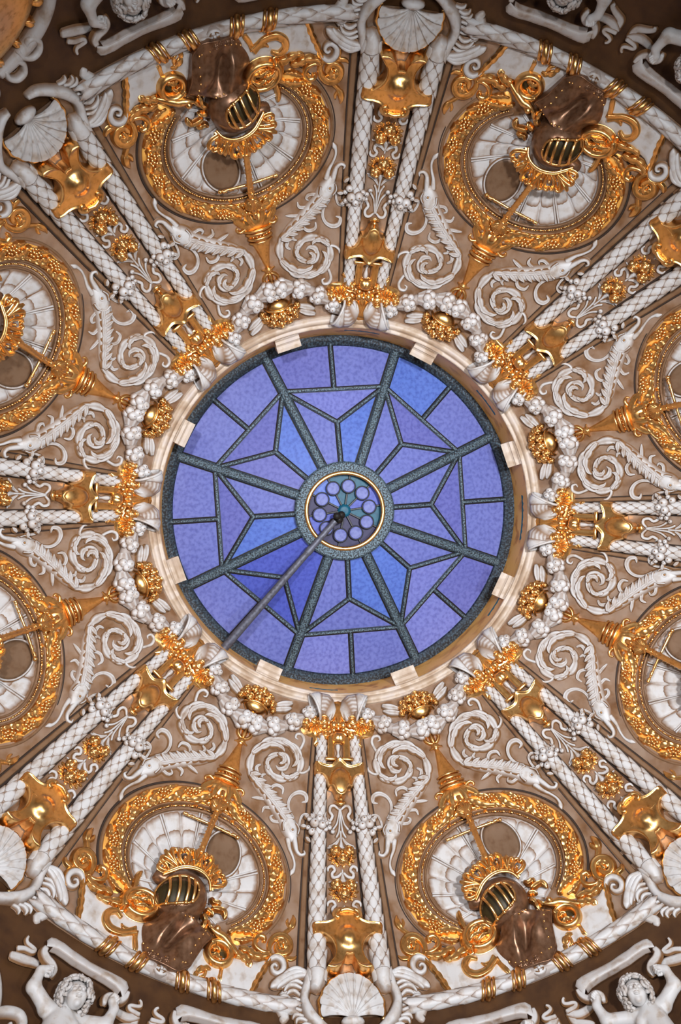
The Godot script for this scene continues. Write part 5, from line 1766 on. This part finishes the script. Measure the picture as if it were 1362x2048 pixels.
# naive surface nets of a field given in dome coordinates
func nets(m: Mb, lo: Vector3, hi: Vector3, cell: float, field: Callable, mx: float, cc: Array) -> void:
	var n := Vector3i(((hi - lo) / cell).ceil()) + Vector3i.ONE
	n = Vector3i(((n.x + 3) / 4) * 4 + 1, ((n.y + 3) / 4) * 4 + 1, ((n.z + 3) / 4) * 4 + 1)
	var d := PackedFloat32Array()
	d.resize(n.x * n.y * n.z)
	d.fill(1e3)
	var sx := n.y * n.z
	var sy := n.z
	for bx in range(0, n.x - 1, 4):
		for by in range(0, n.y - 1, 4):
			for bz in range(0, n.z - 1, 4):
				var mid := lo + Vector3(bx + 2, by + 2, bz + 2) * cell
				if absf(field.call(mid)) > cell * 5.5: 
					var sgn: float = -1.0 if field.call(mid) < 0.0 else 1.0
					for i in 5:
						for j in 5:
							for k in 5:
								var q := (bx + i) * sx + (by + j) * sy + bz + k
								if d[q] > 900.0: d[q] = sgn * 900.0
					continue
				for i in 5:
					for j in 5:
						for k in 5:
							var q := (bx + i) * sx + (by + j) * sy + bz + k
							if absf(d[q]) > 800.0:
								d[q] = field.call(lo + Vector3(bx + i, by + j, bz + k) * cell)
	var ids := {}
	var px := PackedVector3Array()
	for i in n.x - 1:
		for j in n.y - 1:
			for k in n.z - 1:
				var q := i * sx + j * sy + k
				var c8 := [q, q + 1, q + sy, q + sy + 1, q + sx, q + sx + 1, q + sx + sy, q + sx + sy + 1]
				var neg := 0
				for e: int in c8:
					if d[e] < 0.0: neg += 1
				if neg == 0 or neg == 8: continue
				var s := Vector3.ZERO
				var cnt := 0
				for e: Array in [[0, 1], [2, 3], [4, 5], [6, 7], [0, 2], [1, 3], [4, 6], [5, 7], [0, 4], [1, 5], [2, 6], [3, 7]]:
					var d0: float = d[c8[e[0]]]
					var d1: float = d[c8[e[1]]]
					if (d0 < 0.0) != (d1 < 0.0):
						var t := d0 / (d0 - d1)
						var p0 := Vector3(e[0] >> 2, (e[0] >> 1) & 1, e[0] & 1)
						var p1 := Vector3(e[1] >> 2, (e[1] >> 1) & 1, e[1] & 1)
						s += p0.lerp(p1, t)
						cnt += 1
				ids[q] = px.size()
				px.append(lo + (Vector3(i, j, k) + s / cnt) * cell)
	var base := m.v.size()
	var w := PackedVector3Array()
	var nn := PackedVector3Array()
	for p in px:
		w.append(at(p.x * mx, p.y, p.z))
		nn.append(Vector3.ZERO)
	var tris := PackedInt32Array()
	for q: int in ids:
		var i := q / sx
		var j := (q / sy) % n.y
		var k := q % n.z
		if i == 0 or j == 0 or k == 0: continue
		for ax: Array in [[1, sx, sy], [sy, 1, sx], [sx, sy, 1]]:
			var s0: bool = d[q] < 0.0
			var s1: bool = d[q + ax[0]] < 0.0
			if s0 == s1: continue
			var a = ids.get(q - ax[1] - ax[2])
			var b = ids.get(q - ax[2])
			var c = ids[q]
			var e = ids.get(q - ax[1])
			if a == null or b == null or e == null: continue
			tris.append_array(PackedInt32Array([a, b, c, a, c, e]) if s0 else PackedInt32Array([a, c, b, a, e, c]))
	for k in range(0, tris.size(), 3):
		var f := (w[tris[k + 1]] - w[tris[k]]).cross(w[tris[k + 2]] - w[tris[k]])
		nn[tris[k]] += f
		nn[tris[k + 1]] += f
		nn[tris[k + 2]] += f
	var sm := 0.0
	var mid := Vector3.ZERO
	for p in w: mid += p / w.size()
	for k in w.size(): sm += nn[k].normalized().dot(w[k] - mid)
	var flip := sm < 0.0
	for k in w.size():
		m.v.append(w[k])
		m.n.append(nn[k].normalized() * (-1.0 if flip else 1.0))
		m.c.append(cc[1])
	for k in range(0, tris.size(), 3):
		m.i.append_array(PackedInt32Array([base + tris[k], base + tris[k + 1], base + tris[k + 2]]) if flip else PackedInt32Array([base + tris[k], base + tris[k + 2], base + tris[k + 1]]))

func build_putti() -> void:
	var sl := [136.3, 1194]
	var sr := [203, 1191]
	var el := [77.9, 1180]
	var er := [243.9, 1165]
	var wl := [71.6, 1148]
	var wr := [241.1, 1133]
	var nk := [169.8, 1187]
	var ch := [168.7, 1203]
	var be := [173.7, 1247]
	var hl := [80.6, 1135]
	var hr := [229.8, 1128]
	var pl := [144, 1214]
	var pr := [180.3, 1214]
	var bones := [
		[sl[0], sl[1], 28, el[0], el[1], 32, 15, 13.5], [el[0], el[1], 32, wl[0], wl[1], 40, 13.5, 9],
		[sr[0], sr[1], 28, er[0], er[1], 34, 15, 13.5], [er[0], er[1], 34, wr[0], wr[1], 40, 13.5, 9],
		[sl[0], sl[1], 26, sr[0], sr[1], 26, 16, 16], [nk[0], nk[1], 36, ch[0], ch[1], 28, 13, 18],
		[ch[0], ch[1], 22, be[0], be[1], 22, 30, 32], [pl[0], pl[1], 34, ch[0], ch[1], 32, 15, 15], [pr[0], pr[1], 34, ch[0], ch[1], 32, 15, 15],
		[wl[0], wl[1], 40, hl[0], hl[1], 42, 8, 9], [wr[0], wr[1], 40, hr[0], hr[1], 42, 8, 9]]
	var fingers := []
	for q in [[hl, Vector2(-0.55, -0.83)], [hr, Vector2(-0.95, 0.3)]]:
		var f: Vector2 = q[1]
		var s := Vector2(-f.y, f.x)
		for k in 4:
			var o := Vector2(q[0][0], q[0][1]) + s * (k - 1.5) * 4.6
			var l: float = [7.0, 8.5, 8.0, 6.0][k]
			var p1 := o + f * l
			var p2 := o + f * (l + 4.5)
			var p3 := o + f * (l + 1.0)
			fingers.append([o.x, o.y, 46, p1.x, p1.y, 51, 3.1, 2.9])
			fingers.append([p1.x, p1.y, 51, p2.x, p2.y, 45, 2.9, 2.6])
			fingers.append([p2.x, p2.y, 45, p3.x, p3.y, 40, 2.6, 2.3])
		var th := Vector2(q[0][0], q[0][1]) - s * 9.0
		fingers.append([th.x + s.x * 3, th.y + s.y * 3, 43, th.x + f.x * 5 - s.x * 2, th.y + f.y * 5 - s.y * 2, 41, 3.4, 3.0])
		fingers.append([th.x + f.x * 5 - s.x * 2, th.y + f.y * 5 - s.y * 2, 41, th.x + f.x * 11 + s.x * 1, th.y + f.y * 11 + s.y * 1, 41, 3.0, 2.5])
	var body := func(p: Vector3) -> float:
		var v := 1e3
		for b: Array in bones: v = smin(v, cap(p, b), 6.0)
		return v
	var hands := func(p: Vector3) -> float:
		var v := 1e3
		for b: Array in fingers: v = minf(v, cap(p, b))
		v = minf(v, smin(cap(p, bones[9]), cap(p, bones[10]), 0.5))
		return v
	# head: local axes right, up, forward
	var chin := [154.9, 1200]
	var top := [166.6, 1136]
	var up := (Vector3(top[0], top[1], 50) - Vector3(chin[0], chin[1], 58)).normalized()
	var fw := Vector3(0.12, 0.22, 1.0)
	fw = (fw - up * fw.dot(up)).normalized()
	var rt := up.cross(fw)
	var ho := [159.7, 1166]
	var hc := Vector3(ho[0], ho[1], 52)
	var head := func(w: Vector3) -> float:
		var q := w - hc
		var p := Vector3(absf(q.dot(rt)), q.dot(up), q.dot(fw))
		var v := ellip(p, Vector3(0, 7, -4), Vector3(24, 26, 25))
		v = smin(v, ellip(p, Vector3(0, -7, 5), Vector3(19.5, 22, 19)), 5.0)
		v = smin(v, (p - Vector3(10, -10, 14)).length() - 9.0, 4.0)
		v = smin(v, (p - Vector3(0, -25, 13)).length() - 6.0, 5.0)
		v = smin(v, cap(p, [3, 6.5, 22.5, 14, 5.5, 18, 3.0, 2.6]), 3.0)
		v = -smin(-v, (p - Vector3(8.6, 1.0, 26.5)).length() - 5.0, 2.0)
		v = smin(v, (p - Vector3(8.6, 0.6, 19.6)).length() - 4.9, 0.6)
		v = smin(v, cap(p, [0, 4, 22.5, 0, -6.5, 28.5, 2.2, 3.6]), 2.5)
		v = smin(v, (p - Vector3(3.4, -7.0, 25.0)).length() - 2.4, 1.5)
		v = smin(v, cap(p, [0, -14.0, 24.6, 5.5, -15.0, 22.5, 2.4, 1.5]), 1.2)
		v = smin(v, cap(p, [0, -18.6, 23.6, 4.0, -18.0, 22.6, 2.6, 1.8]), 1.2)
		v = -smin(-v, cap(p, [0, -16.5, 27.2, 7.0, -16.2, 24.4, 1.5, 0.9]), 0.8)
		return smin(v, cap(w, [nk[0], nk[1], 36, hc.x, hc.y, hc.z - 8, 12, 13]), 4.0)
	for sx: int in [1, -1]:
		var s := float(sx)
		var t := thing("putto_sculpture", "sculpture", "white plaster putti of the frieze", sl[0] * s, sl[1], 10)
		var m := Mb.new()
		var lo := Vector3(minf(hl[0], hr[0]) - 45, minf(hr[1], ho[1]) - 60, -6)
		nets(m, Vector3(hl[0] - 34, hr[1] - 40, -4), Vector3(er[0] + 34, be[1] + 40, 62), 2.4, body, s, CP)
		nets(m, hc - Vector3(32, 36, 30), hc + Vector3(32, 40, 34), 1.25, head, s, CP)
		for h in [hl, hr]:
			nets(m, Vector3(h[0] - 20, h[1] - 20, 30), Vector3(h[0] + 20, h[1] + 20, 58), 1.2, hands, s, CP)
		part(t, "body", m, M.plaster)
		m = Mb.new()
		var count := 190
		for k in count:
			var z := 1.0 - 2.0 * (k + 0.5) / count
			var a := k * 2.39996
			var d := Vector3(cos(a) * sqrt(1 - z * z), z, sin(a) * sqrt(1 - z * z))
			if d.z > 0.34 and d.y < 0.58 and absf(d.x) < 0.70 or d.y < -0.8 or (d.y < -0.3 and d.z > 0.2): continue
			var o := Vector3(0, 6, -4) + d * Vector3(28.5, 30.5, 28) * (1.0 + 0.20 * float(k % 3) * 0.5 * clampf(1.1 - d.z, 0.2, 1.0))
			var e1 := d.cross(Vector3(0.3, 1, 0.2)).normalized()
			var e2 := e1.cross(d)
			var c := []
			for j in 6:
				var b := j * 1.15 + k
				var r := 7.4 - j * 0.95
				var lp := o + e1 * cos(b) * r + e2 * sin(b) * r + d * (1.0 + j * 0.75)
				var wp := hc + rt * lp.x + up * lp.y + fw * lp.z
				c += [wp.x, wp.y, wp.z, 4.2 - j * 0.3]
			tube(m, c, [CP[0], CP[0].lerp(CP[1], 0.85)], 8, 2.6, s)
		part(t, "hair", m, M.plaster)
		spread(t, "white plaster cherub raising a banner, %s half below the %%s" % HALF[sx], 22.5)
		# the banner it holds
		t = thing("banner_ribbon", "ribbon", "white banners held by the putti", hl[0] * s, hl[1], 20)
		m = Mb.new()
		var b0 := [52.3, 1082, 60.2, 1073, 72.7, 1070, 96.5, 1067, 119.1, 1065, 142.6, 1062, 166.7, 1057, 184.5, 1055, 205.7, 1050, 226.1, 1048, 234.8, 1049, 240.4, 1056]
		var b1 := [59.7, 1113, 68.5, 1100, 81.3, 1093, 99.9, 1089, 120.6, 1086, 141.1, 1084, 158.7, 1081, 176.1, 1079, 195.4, 1074, 216.3, 1070, 228.3, 1071, 241.1, 1075]
		var sa := []
		var sb := []
		for k in 12:
			sa += [b0[k * 2] * s, b0[k * 2 + 1], 24.0 + 2.0 * sin(k * 0.9)]
			sb += [b1[k * 2] * s, b1[k * 2 + 1], 34.0]
		sheet(m, sa, sb, 4, 2.0, [CP[0].lerp(CP[1], 0.5), CP[1]], 3.0)
		part(t, "band", m, M.plaster)
		m = Mb.new()
		var sc := []
		var sd := []
		for k in range(1, 11):
			sc += [b1[k * 2] * s, b1[k * 2 + 1], 33.0]
			sd += [(b1[k * 2] + 1.5) * s, b1[k * 2 + 1] + 4.0, 22.0]
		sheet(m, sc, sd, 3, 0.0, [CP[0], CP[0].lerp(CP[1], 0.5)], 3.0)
		part(t, "under_fold", m, M.plaster)
		m = Mb.new()
		ridge(m, [239.9, 1075, 5.7, 242.2, 1087, 8, 233.2, 1097, 8.5, 219, 1104, 8, 211, 1114, 7.1, 212.2, 1126, 4.3], 10, CP, 1, 24.0, s, 4.0)
		part(t, "end_fold", m, M.plaster)
		m = Mb.new()
		ridge(m, [51.2, 1093, 3.8, 54.5, 1108, 6.6, 64.7, 1120, 7.1, 82.4, 1118, 8.5, 92, 1126, 8, 91.9, 1137, 4.7], 10, CP, 1, 24.0, s, 4.0)
		part(t, "end_fold", m, M.plaster)
		for q in [[[73.3, 1115, 4.7, 62, 1124, 7.1, 47.3, 1128, 8.5, 32.7, 1128, 9, 21.4, 1123, 8.5, 13.6, 1117, 7.1], 7.0], [[12.5, 1116, 4.7, 22.8, 1115, 4.7, 34, 1113, 4.5, 37.5, 1108, 4.3, 32.6, 1104, 4, 22.5, 1102, 4, 15.5, 1098, 3.8, 16.5, 1091, 3.3, 21, 1087, 2.4], 9.0], [[16.9, 1121, 6.1, 16.8, 1132, 7.1, 20.1, 1141, 7.6, 31.3, 1146, 7.1, 42.6, 1151, 6.1, 50.4, 1157, 5.7, 49.2, 1162, 3.8], 5.0], [[238.8, 1099, 7.1, 253.7, 1099, 9, 269.2, 1101, 9.9, 284.7, 1102, 9.5, 297.8, 1103, 8], 7.0], [[289.3, 1087, 5.7, 275.8, 1082, 5.2, 259.5, 1082, 4.7, 254.7, 1076, 4.3, 264.5, 1072, 4.3, 273.3, 1069, 4, 276.8, 1063, 3.5, 275.4, 1055, 2.4], 9.0]]:
			m = Mb.new()
			ridge(m, q[0], 4, CP, 1, q[1], s, 3.0)
			part(t, "tail", m, M.plaster)
		spread(t, "white banner with rolled ends held by the cherub, %s half below the %%s" % HALF[sx], 22.5)

func build_cartouches() -> void:
	var t := thing("frieze_cartouche", "cartouche", "gilded cartouches of the frieze", 0, 1220)
	var m := Mb.new()
	mound(m, 0, 1290, oval(0, 1290, 178, 122, 48), 10, func(u: float, _t: float) -> float: return 6.0 + 40.0 * sqrt(maxf(0.0, 1.0 - u * u)), CG, 0.0)
	part(t, "mirror", m, M.gold)
	for s: float in [-1.0, 1.0]:
		for k in 12:
			m = Mb.new()
			var a := deg_to_rad(-84.0 + k * 16.0)
			var x := cos(a) * 188.0 * s
			var y := 1290.0 + sin(a) * 130.0
			ridge(m, [x * 0.88, 1290 + (y - 1290) * 0.88, 5, x * 0.96, 1290 + (y - 1290) * 0.96, 9, x * 1.03, 1290 + (y - 1290) * 1.03, 4], 14, CG, 2, 6.0, 1.0, 5.0)
			part(t, "gadroon", m, M.gold)
		m = Mb.new()
		ridge(m, [4, 1146, 12, 40, 1150, 16, 90, 1160, 18, 130, 1176, 18, 165, 1200, 16, 190, 1235, 15, 206, 1280, 14, 204, 1330, 12], 20, CP, 0, 4.0, s, 6.0)
		part(t, "frame", m, M.plaster)
		m = Mb.new()
		ridge(m, [60, 1166, 6, 62, 1148, 7, 76, 1136, 8, 94, 1138, 8, 104, 1152, 8, 98, 1167, 7, 84, 1168, 6, 79, 1158, 4.5, 86, 1152, 3], 16, CP, 0, 10.0, s, 3.0)
		part(t, "scroll", m, M.plaster)
		m = Mb.new()
		ridge(m, [18, 1150, 6, 16, 1132, 7, 28, 1120, 8, 46, 1122, 8, 54, 1136, 7, 47, 1148, 6, 36, 1146, 4], 16, CP, 0, 10.0, s, 3.0)
		part(t, "scroll", m, M.plaster)
		m = Mb.new()
		ridge(m, [196, 1240, 10, 214, 1218, 12, 236, 1206, 12, 252, 1214, 11, 254, 1232, 9, 242, 1240, 7, 233, 1232, 5], 14, CP, 0, 6.0, s, 3.0)
		part(t, "side_volute", m, M.plaster)
		m = Mb.new()
		ridge(m, [204, 1300, 9, 222, 1282, 10, 244, 1276, 10, 256, 1288, 8, 250, 1302, 6, 240, 1299, 4], 12, CP, 0, 5.0, s, 3.0)
		part(t, "side_volute", m, M.plaster)
	spread(t, "gilded convex cartouche in white scrolls at the outer end of the %s", 0.0)

# ---------------------------------------------------------------- lamps added out of view on the floor to light the dome
func build_added_lamps() -> void:
	for q in ADDED_LAMPS:
		var t := Node3D.new()
		t.name = numbered(self, "added_uplight")
		t.position = q[0]
		t.set_meta("label", q[5])
		t.set_meta("category", "lamp")
		t.set_meta("group", "added floor uplights")
		add_child(t, true)
		var stand := CylinderMesh.new()
		stand.top_radius = 0.03
		stand.bottom_radius = 0.16
		stand.height = q[0].y - 0.16
		var o := MeshInstance3D.new()
		o.name = "stand"
		o.mesh = stand
		o.material_override = M.black
		o.position = Vector3(0, -0.16 - stand.height * 0.5, 0)
		t.add_child(o, true)
		var m := Mb.new()
		var pts := PackedVector3Array()
		for p in [[0.03, -0.16], [0.16, -0.12], [0.24, -0.04], [0.27, 0.02], [0.25, 0.02], [0.22, -0.04]]:
			for k in 25: pts.append(Vector3(cos(TAU * k / 24) * p[0], p[1], sin(TAU * k / 24) * p[0]))
		grid(m, 6, 25, pts, PackedColorArray(), 2, true, true)
		o = MeshInstance3D.new()
		o.name = "bowl"
		o.mesh = mesh_of(m, Vector3.ZERO)
		o.material_override = M.black
		t.add_child(o, true)
		m = Mb.new()
		pts = PackedVector3Array()
		for p in [[0.001, -0.01], [0.1, -0.012], [0.225, -0.03]]:
			for k in 25: pts.append(Vector3(cos(TAU * k / 24) * p[0], p[1], sin(TAU * k / 24) * p[0]))
		grid(m, 3, 25, pts, PackedColorArray(), 4, true, true)
		o = MeshInstance3D.new()
		o.name = "glowing_lens"
		o.mesh = mesh_of(m, Vector3.ZERO)
		var g := StandardMaterial3D.new()
		g.albedo_color = Color(1, 0.95, 0.85)
		g.emission_enabled = true
		g.emission = q[2]
		g.emission_energy_multiplier = 2.0
		o.material_override = g
		t.add_child(o, true)
		var l := SpotLight3D.new()
		l.name = "added_light"
		l.spot_angle = q[3]
		l.spot_angle_attenuation = 1.0
		l.spot_range = 14.0
		l.spot_attenuation = 2.0
		l.light_size = 0.2
		l.light_energy = q[1]
		l.light_color = q[2]
		l.shadow_enabled = true
		l.position = Vector3(0, 0.04, 0)
		l.transform = Transform3D(Basis.looking_at((q[4] as Vector3 - q[0]).normalized(), Vector3(0, 0, 1)), Vector3(0, 0.04, 0))
		t.add_child(l, true)

const ADDED_LAMPS := [      # place, energy, colour, cone, aim
	[Vector3(0.9, 1.1, 1.2), 64.0, Color(0.97, 0.975, 1.0), 42.0, Vector3(0.0, 9.0, -1.3), "added unseen bowl uplight on the floor under the skylight"],
	[Vector3(-2.0, 1.1, 1.8), 40.0, Color(0.97, 0.97, 1.0), 42.0, Vector3(0.2, 8.0, -1.3), "added unseen bowl uplight on the floor under the eleven o'clock panel"],
	[Vector3(2.3, 1.1, -0.6), 20.0, Color(0.93, 0.96, 1.0), 42.0, Vector3(-0.6, 8.0, -0.4), "added unseen bowl uplight on the floor under the three o'clock rib"]]

func _ready() -> void:
	var cam := Camera3D.new()
	cam.name = "camera"
	cam.fov = 60.0
	cam.keep_aspect = Camera3D.KEEP_HEIGHT
	cam.near = 0.05
	cam.far = 60.0
	cam.transform = Transform3D(Basis(Vector3(0.993873, -0.110527, -0.000000), Vector3(0.001835, 0.016501, 0.999862), Vector3(-0.110511, -0.993736, 0.016603)), Vector3(-0.8730, 1.6076, 0.1152))
	add_child(cam)
	cam.current = true
	cam_inv = cam.transform.affine_inverse()
	var env := Environment.new()
	env.tonemap_mode = Environment.TONE_MAPPER_LINEAR
	env.tonemap_exposure = 1.0
	env.background_mode = Environment.BG_SKY
	var sky := Sky.new()
	var sm := ProceduralSkyMaterial.new()
	sm.sky_top_color = Color(0.36, 0.40, 0.76)
	sm.sky_horizon_color = Color(0.40, 0.43, 0.78)
	sm.ground_horizon_color = Color(0.4, 0.4, 0.5)
	sm.ground_bottom_color = Color(0.2, 0.2, 0.22)
	sm.sky_energy_multiplier = 0.54
	sm.sun_angle_max = 0.0
	sky.sky_material = sm
	env.sky = sky
	env.ambient_light_source = Environment.AMBIENT_SOURCE_DISABLED
	env.sdfgi_enabled = true
	env.ssao_enabled = true
	env.ssil_enabled = true
	var we := WorldEnvironment.new()
	we.name = "environment"
	we.environment = env
	add_child(we)
	make_materials()
	build_added_lamps()
	build_setting()
	build_skylight()
	build_boom()
	build_rib_trim()
	build_rods()
	build_rib_shields()
	build_shells()
	build_wreaths()
	build_fans()
	build_helmets()
	build_plates()
	build_mantling()
	build_sceptres()
	build_dolphins()
	build_finials()
	build_wings()
	build_garlands()
	build_horns()
	build_clasps()
	build_brackets()
	build_rib_middle()
	build_putti()
	build_cartouches()
